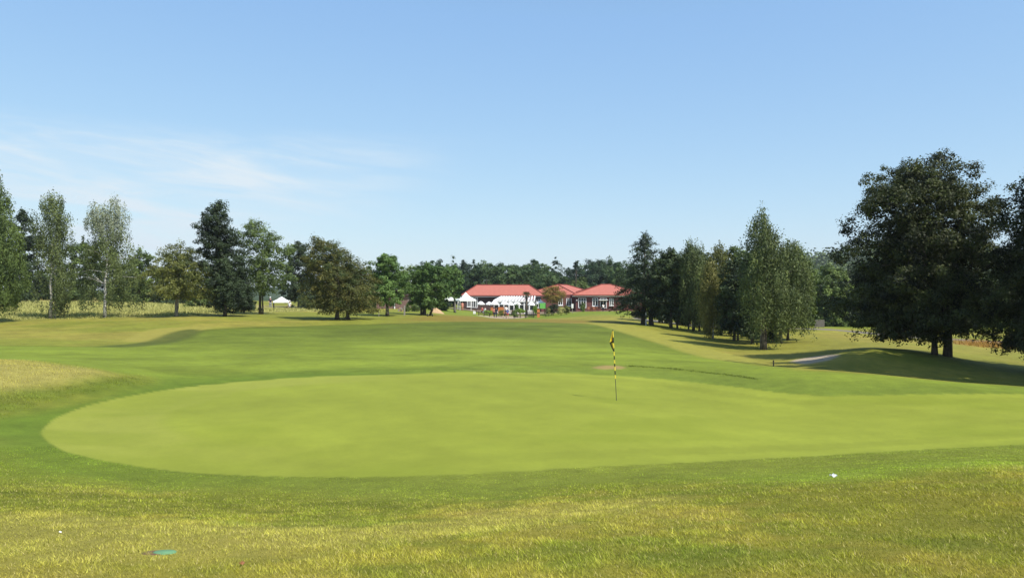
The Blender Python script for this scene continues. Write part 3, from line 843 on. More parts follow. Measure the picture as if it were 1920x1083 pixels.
# grove on the right
RG = 'trees of the grove on the right'
make_tree('fir_tree', 'pointed dark evergreen with drooping skirt at the left end of the grove', 1207, 84, [(428,1204,1211),(440,1194,1222),(460,1184,1238),(480,1178,1242),(510,1168,1252),(540,1156,1256),(565,1148,1258),(590,1160,1250)], 'dark', 'conifer', 0.26, 3.0, 0.55, 0.3, ((0, 1.0), (14, 0.9)), 'bark', RG, gap=0.15)
make_tree('lime_tree', 'dark round tree right behind the pointed evergreen', 1258, 81, [(470,1245,1272),(484,1228,1288),(520,1216,1296),(565,1218,1298),(598,1228,1290)], 'deep', 'broad', 0.24, 3.2, 0.45, 0.18, ((0, 1.0), (12, 0.6)), 'bark', RG, gap=0.06)
make_tree('birch_tree', 'mid green birch behind the yellowish weeping birch', 1300, 79, [(455,1286,1308),(466,1272,1330),(500,1264,1345),(545,1268,1345),(598,1276,1340)], 'birch', 'birch', 0.2, 2.4, 0.45, 0.15, ((0, 1.0), (11, 0.7), (-9, 0.6)), 'bark', RG, gap=0.12)
make_tree('birch_tree', 'yellowish weeping birch with a thin white stem in the grove', 1337, 68, [(488,1322,1344),(508,1308,1350),(550,1304,1354),(590,1308,1348),(622,1318,1342)], 'yellow', 'birch', 0.15, 2.4, 0.38, 0.08, bark='birch', group=RG, gap=0.15)
make_tree('birch_tree', 'slim olive birch just right of the yellowish weeping birch', 1352, 75, [(460,1338,1356),(474,1322,1376),(510,1316,1386),(560,1320,1386),(610,1330,1376)], 'olive', 'birch', 0.2, 2.3, 0.42, 0.13, bark='bark', group=RG, gap=0.12, colmul=0.75)
make_tree('ash_tree', 'olive tree in the middle of the grove', 1369, 77, [(466,1360,1390),(480,1350,1412),(540,1348,1422),(604,1356,1415)], 'mid', 'broad', 0.22, 2.6, 0.42, 0.15, bark='bark', group=RG, gap=0.12)
make_tree('ash_tree', 'dark tree just left of the tall birch in the grove', 1397, 72, [(474,1386,1410),(500,1370,1430),(560,1366,1442),(615,1374,1434),(630,1386,1420)], 'deep', 'broad', 0.2, 3.0, 0.42, 0.14, ((0, 1.0), (9, 0.8)), 'bark', RG, gap=0.06)
make_tree('ash_tree', 'dark tree on a leaning trunk just left of the tallest birch', 1411, 63, [(478,1400,1420),(500,1385,1436),(555,1372,1444),(610,1370,1442),(626,1380,1430)], 'deep', 'broad', 0.2, 3.0, 0.42, 0.13, bark='bark', group=RG, gap=0.06)
make_tree('ash_tree', 'broad dark tree low in the middle of the grove', 1376, 66, [(490,1362,1396),(520,1346,1416),(570,1342,1420),(612,1348,1412),(622,1358,1400)], 'deep', 'broad', 0.2, 2.8, 0.42, 0.13, ((0, 1.0), (8, .7)), 'bark', RG, gap=0.08)
make_tree('hedge_bush', 'dark bush at the foot of the tallest birch', 1447, 65, [(598,1438,1454),(610,1434,1460),(634,1436,1460)], 'deep', 'broad', .2, 2.6, .3, .05, limbs=0, cat='bush', gap=.08)
make_tree('birch_tree', 'tallest birch of the grove with a white scar low on its trunk', 1430, 58, [(393,1420,1440),(408,1408,1448),(436,1393,1462),(458,1386,1488),(480,1384,1504),(520,1380,1508),(560,1384,1512),(600,1398,1490),(636,1412,1466)], 'birch', 'birch', 0.16, 1.9, 0.4, 0.2, ((0, 1.0), (5, 0.6)), 'bark', RG, gap=0.2, limbs=16, clear=0.14)
make_tree('birch_tree', 'leaning green tree right of the tallest birch', 1463, 63, [(456,1472,1504),(470,1452,1516),(520,1442,1530),(570,1446,1536),(606,1456,1526)], 'birch', 'birch', 0.17, 1.9, 0.4, 0.14, bark='bark', group=RG, gap=0.14)
make_tree('ash_tree', 'rightmost tree of the grove on a slim straight trunk', 1477, 66, [(468,1482,1510),(492,1466,1528),(550,1466,1538),(605,1476,1532)], 'mid', 'broad', 0.2, 2.5, 0.4, 0.12, bark='bark', group=RG, gap=0.14)

make_tree('lime_tree', 'dark tree deep in the grove behind the round dark tree', 1282, 92, [(478,1270,1295),(495,1256,1312),(560,1250,1316),(604,1258,1308)], 'deep', 'broad', 0.26, 2.6, 0.5, 0.13, ((0, 1.0), (8, .7)), 'bark', RG, gap=0.08, limbs=4)
make_tree('lime_tree', 'dark tree deep in the grove behind the yellowish weeping birch', 1322, 90, [(478,1310,1335),(495,1296,1350),(560,1292,1354),(606,1300,1346)], 'deep', 'broad', 0.26, 2.6, 0.5, 0.13, ((0, 1.0), (-7, .7)), 'bark', RG, gap=0.08, limbs=4)
make_tree('lime_tree', 'dark tree deep in the grove behind the tallest birch', 1412, 86, [(484,1400,1430),(500,1386,1448),(560,1380,1452),(612,1388,1444)], 'deep', 'broad', 0.26, 2.6, 0.5, 0.13, ((0, 1.0), (9, .7)), 'bark', RG, gap=0.08, limbs=4)
make_tree('lime_tree', 'dark tree behind the two rightmost trunks of the grove', 1452, 82, [(484,1440,1470),(500,1426,1490),(560,1420,1498),(616,1430,1490)], 'dark', 'broad', 0.26, 2.6, 0.5, 0.13, ((0, 1.0),), 'bark', RG, gap=0.08, limbs=4)
make_tree('lime_tree', 'dark tree between the pointed evergreen and the round dark tree', 1236, 92, [(486,1226,1250),(500,1214,1266),(560,1208,1270),(600,1216,1262)], 'deep', 'broad', 0.26, 2.6, 0.5, 0.13, ((0, 1.0), (6, .7)), 'bark', RG, gap=0.08, limbs=4)

# behind the grove and the big tree
for u, d, top, bot, w, col, lab in ((1560,112,494,622,50,'mid','yellowish green tree between the grove and the big dark tree'),
        (1525,118,530,620,40,'dark','dark tree at the right end of the grove'),
        (1616,112,496,622,56,'dark','tree behind the left side of the big dark tree'),
        (1720,112,520,622,70,'dark','tree behind the trunks of the big dark tree'),
        (1830,112,520,622,80,'mid','tree behind the right side of the big dark tree'),
        (1960,112,500,622,90,'dark','tree at the right edge behind the big dark tree'),
        (1440,125,520,612,60,'dark','tree behind the tallest birch'),
        (1370,128,520,610,50,'dark','tree behind the slim olive birch')):
    make_tree('hedgerow_tree', lab, u, d, [(top, u - w * .3, u + w * .3), (top + 12, u - w * .7, u + w * .7), (top + 40, u - w, u + w), (bot, u - w, u + w)], col, 'broad', 0.34, 2.4, 0.6, 0.2, group='trees behind the grove', limbs=0, gap=0.12)

make_tree('beech_tree', 'huge very dark beech on two thick trunks by the mound', 1766, 45, [(284,1748,1772),(298,1735,1790),(312,1660,1800),(330,1630,1822),(352,1615,1848),(378,1600,1858),(410,1592,1866),(440,1600,1874),(456,1574,1880),(490,1592,1884),(540,1588,1888),(575,1576,1886),(604,1580,1880),(622,1600,1866),(634,1650,1846)], 'beech', 'broad', 0.15, 3.6, 0.42, 0.235, ((10, 1.0), (-14, 0.75)), 'bark', 'big trees on the right', gap=0.06, limbs=18, depth=1.0, clear=0.10, spray=0.8)
make_tree('beech_tree', 'dark tree cut off by the right edge with branches reaching the grass', 2012, 39, [(322,1906,1990),(350,1888,2050),(400,1880,2090),(450,1862,2110),(520,1848,2130),(580,1856,2130),(620,1868,2120),(655,1886,2110),(672,1900,1960)], 'beech', 'broad', 0.15, 3.2, 0.42, 0.34, bark='bark', group='big trees on the right', gap=0.08, limbs=14, depth=1.0)


# trees standing outside the picture on the right, whose shade falls across the bunker and the mound
for x_, y_, h_, rr_ in ((28.2, 29.0, 23, 6.4), (35, 33, 19, 6.3)):
    u_ = U0 + x_ / y_ * F; kk = F / y_; zb = gz1(x_, y_)
    vv = lambda h: V0 - (zb + h) * kk
    make_tree('beech_tree', ('tall tree just outside the right edge, nearest the camera', 'second tall tree outside the right edge, behind the nearest')[int(x_ > 30)], u_, y_, [(vv(h_), u_ - .8 * kk, u_ + .8 * kk), (vv(h_ * .92), u_ - rr_ * .7 * kk, u_ + rr_ * .7 * kk), (vv(h_ * .75), u_ - rr_ * kk, u_ + rr_ * kk), (vv(h_ * .3), u_ - rr_ * .9 * kk, u_ + rr_ * .9 * kk), (vv(h_ * .17), u_ - rr_ * .5 * kk, u_ + rr_ * .5 * kk)],
              'beech', 'broad', 0.5, 2.4, 0.8, 0.35, group='big trees on the right', gap=0.2, limbs=6, depth=1.0)

# far wooded hill on the right
hg = np.random.default_rng(3)
hx, hy = hg.uniform(60, 640, 900), hg.uniform(470, 700, 900)
hz = gz(hx, hy)
ok_ = hz > 2
hx, hy, hz = hx[ok_], hy[ok_], hz[ok_]
cc = np.stack([hx, hy, hz + 5], -1)
p = (cc[:, None] + hg.normal(0, 1, (len(cc), 40, 3)) * np.array([4, 4, 3.2])).reshape(-1, 3)
nn = hg.normal(0, 1, p.shape) * 0.6 + np.array([0, -0.3, 0.8]); nn /= np.linalg.norm(nn, axis=1, keepdims=True)
a = np.cross(nn, hg.normal(0, 1, p.shape)); a /= np.linalg.norm(a, axis=1, keepdims=True); b = np.cross(nn, a)
v = np.stack([p - a * 1.3, p + b * 1.0, p + a * 1.3, p - b * 1.0], 1).reshape(-1, 3)
c = np.repeat(GREENS['blue'][0] + (GREENS['mid'][1] - GREENS['blue'][0]) * hg.uniform(0, 0.8, (len(cc), 1)), 160, 0)
o = bpy.data.objects.new('distant_woodland', mesh_np('distant_woodland', v, np.arange(len(p) * 4).reshape(-1, 4), [MAT['leaf']], c))
tag(link(o), kind='stuff')

# ------------------------------------------------------------------ paints and materials of the built things
MAT['roof'] = flat('red_roof_tile', lin(232,138,118) * 0.47, 0.75, 0.10, 2.0, 0.1)
MAT['ridge'] = flat('dark_red_ridge', lin(150,72,62) * 0.6, 0.8)
MAT['white'] = flat('white_paint', (0.80, 0.80, 0.78), 0.5, 0.04)
MAT['canvas'] = flat('white_canvas', (0.82, 0.82, 0.80), 0.85, 0.04)
MAT['dark'] = flat('black_paint', (0.02, 0.02, 0.022), 0.5, 0.2)
MAT['darkwood'] = flat('dark_wood', (0.035, 0.026, 0.02), 0.8, 0.25)
MAT['wood'] = flat('red_brown_wood', (0.24, 0.085, 0.045), 0.7, 0.2)
MAT['greywood'] = flat('weathered_wood', (0.27, 0.25, 0.22), 0.85, 0.2)
MAT['browngreywood'] = flat('brown_grey_wood', (0.14, 0.125, 0.11), 0.85, 0.2)  # darker, browner tone than the weathered wood, for the timber fence
MAT['orange'] = flat('orange_wood', (0.50, 0.17, 0.06), 0.7, 0.15)
MAT['signgreen'] = flat('bright_green_board', (0.14, 0.42, 0.09), 0.5, 0.05)
MAT['yellow'] = flat('yellow_paint', (0.78, 0.60, 0.06), 0.5, 0.06)
MAT['black'] = flat('black_gloss', (0.012, 0.012, 0.012), 0.35, 0.1)
MAT['steel'] = flat('dark_metal', (0.05, 0.05, 0.055), 0.4, 0.1, metal=0.3)
MAT['teal'] = flat('teal_plastic', (0.125, 0.25, 0.135), 0.9, 0.14, 14, spec=0.05)
MAT['soil'] = flat('dry_soil', (0.13, 0.08, 0.04), 0.95, 0.3, 25, 0.6)
MAT['sandheap'] = flat('heap_of_sand', (0.40, 0.27, 0.15), 0.95, 0.12, 5, 0.5)
MAT['darkbrown'] = flat('plain_dark_brown', (0.075, 0.045, 0.04), 0.7, 0.2)  # one even dark brown, for the left wing walls and the outbuilding roof
MAT['skin'] = flat('skin', (0.46, 0.25, 0.17), 0.6, 0.05)
MAT['hair'] = flat('brown_hair', (0.05, 0.03, 0.02), 0.7, 0.2)
MAT['fabric_white'] = flat('white_cloth', (0.75, 0.74, 0.72), 0.9)
MAT['fabric_dark'] = flat('dark_navy_cloth', (0.02, 0.022, 0.035), 0.9)
MAT['fabric_blue'] = flat('blue_cloth', (0.07, 0.09, 0.26), 0.9)
MAT['fabric_pink'] = flat('salmon_cloth', (0.55, 0.22, 0.17), 0.9)
MAT['fabric_red'] = flat('red_cloth', (0.34, 0.05, 0.05), 0.9)
MAT['fabric_grey'] = flat('grey_cloth', (0.25, 0.25, 0.27), 0.9)
MAT['paper'] = flat('white_paper', (0.82, 0.82, 0.80), 0.7, 0.04)
MAT['deadleaf'] = flat('orange_leaf', (0.30, 0.13, 0.05), 0.7, 0.2)
def brick_mat(name, c1, c2, mortar):
    m, t, b = mat(name)
    tcn = t.nodes.new('ShaderNodeTexCoord'); bt = t.nodes.new('ShaderNodeTexBrick')
    mp = t.nodes.new('ShaderNodeMapping'); mp.inputs['Rotation'].default_value = (R(90), 0, 0)
    t.links.new(tcn.outputs['Object'], mp.inputs['Vector']); t.links.new(mp.outputs[0], bt.inputs['Vector'])
    bt.inputs['Color1'].default_value = (*c1, 1); bt.inputs['Color2'].default_value = (*c2, 1); bt.inputs['Mortar'].default_value = (*mortar, 1)
    bt.inputs['Scale'].default_value = 4.4; bt.inputs['Mortar Size'].default_value = 0.02
    t.links.new(bt.outputs['Color'], b.inputs['Base Color']); b.inputs['Roughness'].default_value = 0.85
    return m
MAT['brick'] = brick_mat('red_brick', (0.17, 0.042, 0.036), (0.11, 0.03, 0.028), (0.13, 0.09, 0.08))
MAT['brick_pale'] = brick_mat('brown_brick', (0.20, 0.10, 0.085), (0.15, 0.08, 0.07), (0.2, 0.17, 0.15))
m, t, b = mat('window_glass')
b.inputs['Base Color'].default_value = (0.02, 0.025, 0.03, 1); b.inputs['Roughness'].default_value = 0.08
MAT['glass'] = m
m, t, b = mat('roof_glass')
b.inputs['Base Color'].default_value = (0.17, 0.185, 0.195, 1); b.inputs['Roughness'].default_value = 0.12
MAT['roofglass'] = m

def px(u, d): return (u - U0) / F * d
def pz(v, d): return (V0 - v) / F * d

# ------------------------------------------------------------------ clubhouse
Zb = gz1(4, 163)
club = empty('clubhouse', (0, 165, Zb), 'single storey brick clubhouse with red hipped roofs', 'building')
IW = Matrix.Translation((0, -165, -Zb))
def lp(x, y, z): return (x, y - 165, z - Zb)
def hip(cx, cy, yaw, hl, hw, rh, ze, zr, z0, wallmat):
    """one hipped wing: half length, half width, half ridge length, eave height, ridge height"""
    rot = Matrix.Rotation(yaw, 4, 'Z')
    T = lambda x, y, z: tuple((rot @ Vector((x, y, 0))) + Vector(lp(cx, cy, z)))
    E = [(-hl, -hw), (hl, -hw), (hl, hw), (-hl, hw)]
    r0, r1 = (-rh, 0), (rh, 0)
    mb = MB()
    e = [T(x, y, ze) for x, y in E]; eb = [T(x, y, ze - 0.10) for x, y in E]
    a0, a1 = T(*r0, zr), T(*r1, zr)
    mb.poly([e[0], e[1], a1, a0]); mb.poly([e[1], e[2], a1]); mb.poly([e[2], e[3], a0, a1]); mb.poly([e[3], e[0], a0])
    for i in range(4): mb.poly([eb[i], eb[(i + 1) % 4], e[(i + 1) % 4], e[i]])
    mb.poly(eb[::-1])
    roof = mb.build('roof', MAT['roof'], club)
    up = Vector((0, 0, 0.05))
    for p, q in ((a0, a1), (e[0], a0), (e[1], a1), (e[2], a1), (e[3], a0)):
        if (Vector(p) - Vector(q)).length > 0.3:
            MB().tube([Vector(p) + up, Vector(q) + up], 0.10, 6).build('ridge_tile', MAT['ridge'], roof)
    ins = 0.55
    g_ = MB(); f_ = MB()
    for i in range(4):
        x0, y0 = E[i]; x1, y1 = E[(i + 1) % 4]
        nx, ny = (0, -1) if i == 0 else (1, 0) if i == 1 else (0, 1) if i == 2 else (-1, 0)
        for mbx, o0, o1, zt, zl in ((g_, 0.0, 0.12, ze - 0.11, ze - 0.24), (f_, -0.06, -0.10, ze - 0.11, ze - 0.42)):
            p = [(x0 + nx * o0, y0 + ny * o0), (x1 + nx * o0, y1 + ny * o0), (x1 + nx * o1, y1 + ny * o1), (x0 + nx * o1, y0 + ny * o1)]
            lo = [T(x, y, zl) for x, y in p]; hi = [T(x, y, zt) for x, y in p]
            mbx.poly(lo[::-1]); mbx.poly(hi)
            for k in range(4): mbx.poly([lo[k], lo[(k + 1) % 4], hi[(k + 1) % 4], hi[k]])
    g_.build('gutter', MAT['ridge'], club)
    f_.build('fascia', MAT['white'], club)
    w = MB(); W_ = [(sx * (hl - ins), sy * (hw - ins)) for sx, sy in ((-1, -1), (1, -1), (1, 1), (-1, 1))]
    lo = [T(x, y, z0) for x, y in W_]; hi = [T(x, y, ze - 0.12) for x, y in W_]
    for k in range(4): w.poly([lo[k], lo[(k + 1) % 4], hi[(k + 1) % 4], hi[k]])
    w.build('wall', wallmat, club)
    return roof
ZL = Zb - 0.8
hip(-1.9, 169, 0, 8.6, 6.0, 5.6, pz(553, 163), pz(534.3, 169), ZL, MAT['darkbrown'])
hip(11.25, 175, math.atan2(0.93, 0.36), 9.4, 6.0, 3.3, -0.22, pz(533.6, 172), ZL, MAT['brick'])
hip(19.6, 164, 0, 7.4, 6.0, 0.9, pz(552, 158), pz(533.2, 164), ZL, MAT['brick'])
# wall between the wings
MB().box(*[lp(6.0, 0, 0)[0], lp(12.6, 0, 0)[0]], 161.0 - 165, 162 - 165, ZL - Zb, pz(554, 161) - Zb).build('wall', MAT['brick'], club)
def window(u0, u1, v0, v1, d, name='window', bars=1, transom=True, glass='glass'):
    x0, x1, z1, z0 = px(u0, d), px(u1, d), pz(v0, d), pz(v1, d)
    y = d - 165
    w = x1 - x0
    root = MB().box(x0 + 0.05, x1 - 0.05, y - 0.02, y + 0.04, z0 - Zb + 0.05, z1 - Zb - 0.05).build(name, MAT[glass], club)
    fr = MB(); t_ = 0.09
    zz0, zz1 = z0 - Zb, z1 - Zb
    fr.box(x0 - .03, x0 + t_, y - 0.08, y + 0.02, zz0, zz1).box(x1 - t_, x1 + .03, y - 0.08, y + 0.02, zz0, zz1)
    fr.box(x0 + t_, x1 - t_, y - 0.08, y + 0.02, zz1 - t_, zz1).box(x0 + t_, x1 - t_, y - 0.08, y + 0.02, zz0, zz0 + t_)
    for i in range(bars):
        xm = x0 + w * (i + 1) / (bars + 1)
        fr.box(xm - .05, xm + .05, y - 0.07, y - 0.025, zz0 + t_, zz1 - t_)
    if transom:
        zm = zz1 - (zz1 - zz0) * 0.27
        fr.box(x0 + t_, x1 - t_, y - 0.075, y - 0.03, zm - .04, zm + .04)
    fr.build('frame', MAT['white'], root)
    if name == 'window':
        MB().box(x0 - .12, x1 + .12, y - 0.18, y - 0.085, zz0 - 0.10, zz0 - 0.002).build('sill', MAT['white'], root)
    return root
dC = 158.5
for a_ in ((1111, 1121, 558.5, 573.5), (1143, 1150, 559, 572.5)): window(*a_, dC)
window(1084.5, 1099, 558.5, 577, dC, 'glazed_door', 2)
dr = window(1125, 1137, 558.5, 577.5, dC, 'door', 1)
MB().box(px(1122, dC), px(1139, dC), dC - 165 - 0.9, dC - 165 - 0.09, pz(562.5, dC) - Zb, pz(561.2, dC) - Zb).build('canopy', MAT['white'], dr)
for a_ in ((1047, 1055, 559.5, 572), (1062, 1071.5, 559, 573.5)): window(*a_, 161.0)
window(884.5, 895.5, 557.5, 576.5, 163.45, 'glazed_door', 2)
window(876, 883, 560, 575, 163.45, 'window', 1)
window(1005, 1014, 560, 577, 163.45, 'window', 1)
MB().tube([lp(px(1071.5, 157.9) + .9, 158.35, -0.6), lp(px(1071.5, 157.9) + .9, 158.35, Zb)], 0.06, 6).build('downpipe', MAT['dark'], club)
lm = MB().box(px(1080.5, dC), px(1082.5, dC), dC - 165 - .2, dC - 165, pz(563.5, dC) - Zb, pz(561.5, dC) - Zb).build('wall_lamp', MAT['white'], club)

# conservatory
dF = 153.0
cz = gz1(0, dF)
con = empty('conservatory', (0, dF, cz), 'glass roofed conservatory with sloping white rafters in front of the clubhouse', 'conservatory')
xa, xb = px(926, dF), px(1002, dF)
ze, zt = pz(563.6, dF) - cz, pz(556.0, 161) - cz
yb = 8.4
xt0 = px(941, 161)
xt1 = px(1003, 161)
nb = 13
for i in range(nb):
    f0, f1 = i / nb, (i + 1) / nb
    p0, p1 = xa + (xb - xa) * f0, xa + (xb - xa) * f1
    q0, q1 = xt0 + (xt1 - xt0) * f0, xt0 + (xt1 - xt0) * f1
    MB().poly([(p0, 0, ze), (p1, 0, ze), (q1, yb, zt), (q0, yb, zt)]).build('roof_pane', MAT['roofglass'], con)
for i in range(nb + 1):
    f0 = i / nb
    p0, q0 = xa + (xb - xa) * f0, xt0 + (xt1 - xt0) * f0
    mb = MB()
    w_ = 0.11
    mb.poly([(p0 - w_, -.12, ze - .05), (p0 + w_, -.12, ze - .05), (q0 + w_, yb, zt + .0), (q0 - w_, yb, zt + .0)][::-1])
    mb.poly([(p0 - w_, -.12, ze + .13), (p0 + w_, -.12, ze + .13), (q0 + w_, yb, zt + .18), (q0 - w_, yb, zt + .18)])
    mb.poly([(p0 - w_, -.12, ze - .05), (q0 - w_, yb, zt), (q0 - w_, yb, zt + .18), (p0 - w_, -.12, ze + .13)])
    mb.poly([(p0 + w_, -.12, ze - .05), (q0 + w_, yb, zt), (q0 + w_, yb, zt + .18), (p0 + w_, -.12, ze + .13)][::-1])
    mb.poly([(p0 - w_, -.12, ze - .05), (p0 + w_, -.12, ze - .05), (p0 + w_, -.12, ze + .13), (p0 - w_, -.12, ze + .13)])
    mb.build('rafter', MAT['white'], con)
MB().poly([(xa, 0, ze), (xt0, yb, zt), (xa - 0.2, yb, ze)]).build('roof_pane', MAT['roofglass'], con)
MB().box(xa - .05, xb + .05, -.20, -.125, ze - .22, ze - .02).build('gutter', MAT['white'], con)
nw = 8
for i in range(nw):
    a0, a1 = xa + (xb - xa) * i / nw, xa + (xb - xa) * (i + 1) / nw
    pane = MB().box(a0 + .1, a1 - .1, 0.0, .05, .62, ze - .28).build('window', MAT['glass'], con)
    fr = MB().box(a0 + .002, a0 + .12, -.06, .08, .56, ze - .225).box(a1 - .12, a1 - .002, -.06, .08, .56, ze - .225)
    fr.box(a0 + .12, a1 - .12, -.06, .08, .56, .66).box(a0 + .12, a1 - .12, -.06, .08, ze - .34, ze - .225)
    fr.box(a0 + .12, a1 - .12, -.05, .07, ze - .78, ze - .70)
    fr.build('frame', MAT['white'], pane)
MB().box(xa, xb, -.04, .10, -.4, .555).build('base_wall', MAT['white'], con)
MB().box(xa - .02, xa + .06, .11, yb, -.4, ze - .23).build('side_wall', MAT['white'], con)
MB().box(xb - .06, xb + .02, .11, yb, -.4, ze - .23).build('side_wall', MAT['white'], con)

# ------------------------------------------------------------------ tents, gazebo, parasols
def peaked_tent(u, d, half, v_eave, v_top, label, name='marquee', cat='marquee', group=None, tiers=1, post=MAT['white'], rz=0.35, conc=True):
    b_ = on(u, d)
    root = empty(name, b_, label, cat, group, rz)
    h = half / F * d / 1.18
    ze_, zt_ = pz(v_eave, d) - b_.z, pz(v_top, d) - b_.z
    n_ = 4
    prof = [(1.0, 0.0), (0.72, 0.20), (0.45, 0.42), (0.22, 0.68), (0.07, 0.93), (0.02, 1.0)] if conc else [(1.0, 0.0), (0.66, 0.30), (0.36, 0.56), (0.03, 0.60)]
    mb = MB()
    rows = []
    for f_, z_ in prof:
        zz = ze_ + (zt_ - ze_) * z_
        ring = []
        for sx, sy in ((-1, -1), (1, -1), (1, 1), (-1, 1)):
            ring.append((sx * h * f_, sy * h * f_, zz))
        rows.append(ring)
    low = [(x, y, ze_ - 0.22) for x, y, z in rows[0]]
    rows = [low] + rows
    for a, b in zip(rows[:-1], rows[1:]):
        for k in range(4): mb.poly([a[k], a[(k + 1) % 4], b[(k + 1) % 4], b[k]])
    mb.poly(rows[-1])
    mb.build('canopy', MAT['canvas'], root)
    if not conc:
        mb = MB()
        zz = ze_ + (zt_ - ze_) * 0.62
        r_ = [(sx * h * .42, sy * h * .42, zz) for sx, sy in ((-1, -1), (1, -1), (1, 1), (-1, 1))]
        for k in range(4): mb.poly([r_[k], r_[(k + 1) % 4], (0, 0, zt_)])
        mb.build('upper_canopy', MAT['canvas'], root)
    for sx, sy in ((-1, -1), (1, -1), (1, 1), (-1, 1)):
        MB().tube([(sx * h * .96, sy * h * .96, -0.1), (sx * h * .96, sy * h * .96, ze_ - .02)], 0.05, 6).build('post', post, root)
    return root
peaked_tent(873, 151, 19, 562, 548, 'white marquee with tall peak by the left end of the clubhouse')
peaked_tent(845, 154, 17, 561.5, 552, 'white marquee half hidden behind a green tree', rz=0.1)
peaked_tent(528, 126, 17.5, 564.5, 556, 'white two tiered gazebo in the long grass on the left', 'garden_gazebo', 'gazebo', post=MAT['steel'], rz=0.25, conc=False)
peaked_tent(1013.5, 147, 10.5, 567.5, 561.6, 'small white topped pavilion behind the green board', 'pavilion', 'pavilion', post=MAT['dark'], rz=0.1)

def parasol(u, d, v_top, v_edge, half, label):
    b_ = on(u, d)
    root = empty('parasol', b_, label, 'parasol', 'white parasols on the clubhouse terrace', random.uniform(0, 1))
    r_ = half / F * d
    ze_, zt_ = pz(v_edge, d) - b_.z, pz(v_top, d) - b_.z
    MB().lathe([(r_, ze_ - .14), (r_ * 1.0, ze_), (r_ * .66, ze_ + (zt_ - ze_) * .5), (r_ * .3, ze_ + (zt_ - ze_) * .85), (0.02, zt_)], 8).build('canopy', MAT['canvas'], root)
    MB().tube([(0, 0, 0), (0, 0, zt_ + .08)], 0.03, 6).build('pole', MAT['greywood'], root)
    MB().lathe([(0.0, 0.0), (0.28, 0.0), (0.26, 0.08), (0.05, 0.12), (0.0, 0.12)], 10).build('base', MAT['steel'], root)
    return root
def picnic_table(u, d, label, rz):
    root = empty('picnic_table', on(u, d), label, 'table', 'tables on the clubhouse terrace', rz)
    MB().box(-.85, .85, -.36, .36, .70, .75).build('table_top', MAT['wood'], root)
    for sy in (-1, 1):
        MB().box(-.85, .85, sy * .72 - .13, sy * .72 + .13, .42, .46).build('bench_seat', MAT['wood'], root)
        for sx in (-1, 1):
            MB().tube([(sx * .6, sy * .7, 0), (sx * .6, sy * .2, .70)], .045, 4).build('leg', MAT['wood'], root)
PT = [(901.5,148,564.5,569.5,7.5,'white parasol alone at the left end of the terrace'),(917,152,565.3,570,7,'second white parasol from the left overlapped by a larger one'),
      (927,147,563.5,569.7,8.5,'largest white parasol at the left corner of the conservatory'),(945.5,150,564.7,569.6,8,'white parasol in front of the conservatory left half'),
      (957,148,566,570.6,7,'low white parasol in front of the middle of the conservatory'),(969,150,565.6,569.8,8,'white parasol behind the tall green shrub'),
      (996,149,565.4,570.8,7.5,'white parasol just right of the palm trunk')]
where = ['table under the lone left parasol','table under the second parasol from the left','table under the largest parasol','table under the parasol before the left half of the conservatory','table under the low middle parasol','table behind the tall green shrub','table right of the palm trunk']
for (u, d, vt, ve, hw_, lab), lab2 in zip(PT, where):
    parasol(u, d, vt, ve, hw_, lab)
    picnic_table(u - 3, d + 1.2, 'red brown picnic ' + lab2, random.uniform(-.4, .4))

# ------------------------------------------------------------------ planters, signs, fences, bins
def box_thing(name, label, cat, u0, u1, v0, v1, d, dep, material, part):
    x0, x1 = px(u0, d), px(u1, d); bz = gz1((x0 + x1) / 2, d)
    top = pz(v0, d) - bz; bot = min(pz(v1, d) - bz, 0.0)
    root = empty(name, ((x0 + x1) / 2, d, bz), label, cat)
    w = (x1 - x0) / 2
    MB().box(-w, w, -dep / 2, dep / 2, bot - 0.03, top).build(part, material, root)
    return root, w, bot, top
r_, w, bt, tp = box_thing('planter_box', 'orange brown planter box in front of the conservatory', 'planter', 934, 945, 575.5, 580.5, 147, .6, MAT['orange'], 'box')
MB().box(-w - .04, w + .04, -.34, .34, tp, tp + .06).build('rim', MAT['wood'], r_)
r_, w, bt, tp = box_thing('planter_box', 'small orange planter left of the two walkers', 'planter', 920, 925, 576, 580.5, 146, .6, MAT['orange'], 'box')
MB().box(-w - .04, w + .04, -.34, .34, tp, tp + .06).build('rim', MAT['wood'], r_)
r_, w, bt, tp = box_thing('litter_bin', 'orange litter bin below the green board', 'bin', 1007, 1012, 578.5, 586.5, 139, .45, MAT['orange'], 'body')
MB().box(-w - .05, w + .05, -.28, .28, tp, tp + .08).build('lid', MAT['darkwood'], r_)
MB().box(-w - .01, w + .01, -.24, .24, tp * .45, tp * .55).build('band', MAT['darkwood'], r_)
r_ = empty('notice_board', on(1017.5, 140), 'bright green blank board on two dark posts', 'sign')
bz = r_.location.z
MB().box(-.53, .53, -.03, .03, pz(578.2, 140) - bz, pz(567.8, 140) - bz).build('panel', MAT['signgreen'], r_)
for sx in (-1, 1): MB().box(sx * .56 - .05, sx * .56 + .05, -.06, .06, -.2, pz(567.4, 140) - bz).build('post', MAT['darkwood'], r_)
r_ = empty('notice_board', on(1073.3, 148), 'narrow white board on a short post before the brick wall', 'sign')
bz = r_.location.z
MB().box(-.19, .19, -.02, .02, pz(577.5, 148) - bz, pz(569.3, 148) - bz).build('panel', MAT['white'], r_)
MB().box(-.05, .05, .025, .08, -.2, pz(570, 148) - bz).build('post', MAT['greywood'], r_)
r_ = empty('notice_board', on(889.5, 134), 'little pale board standing in the lawn left of the black fence', 'sign')
bz = r_.location.z
MB().box(-.22, .22, -.02, .02, .25, .72).build('panel', MAT['fabric_white'], r_)
for sx in (-1, 1): MB().box(sx * .16 - .025, sx * .16 + .025, .025, .07, -.1, .6).build('post', MAT['greywood'], r_)

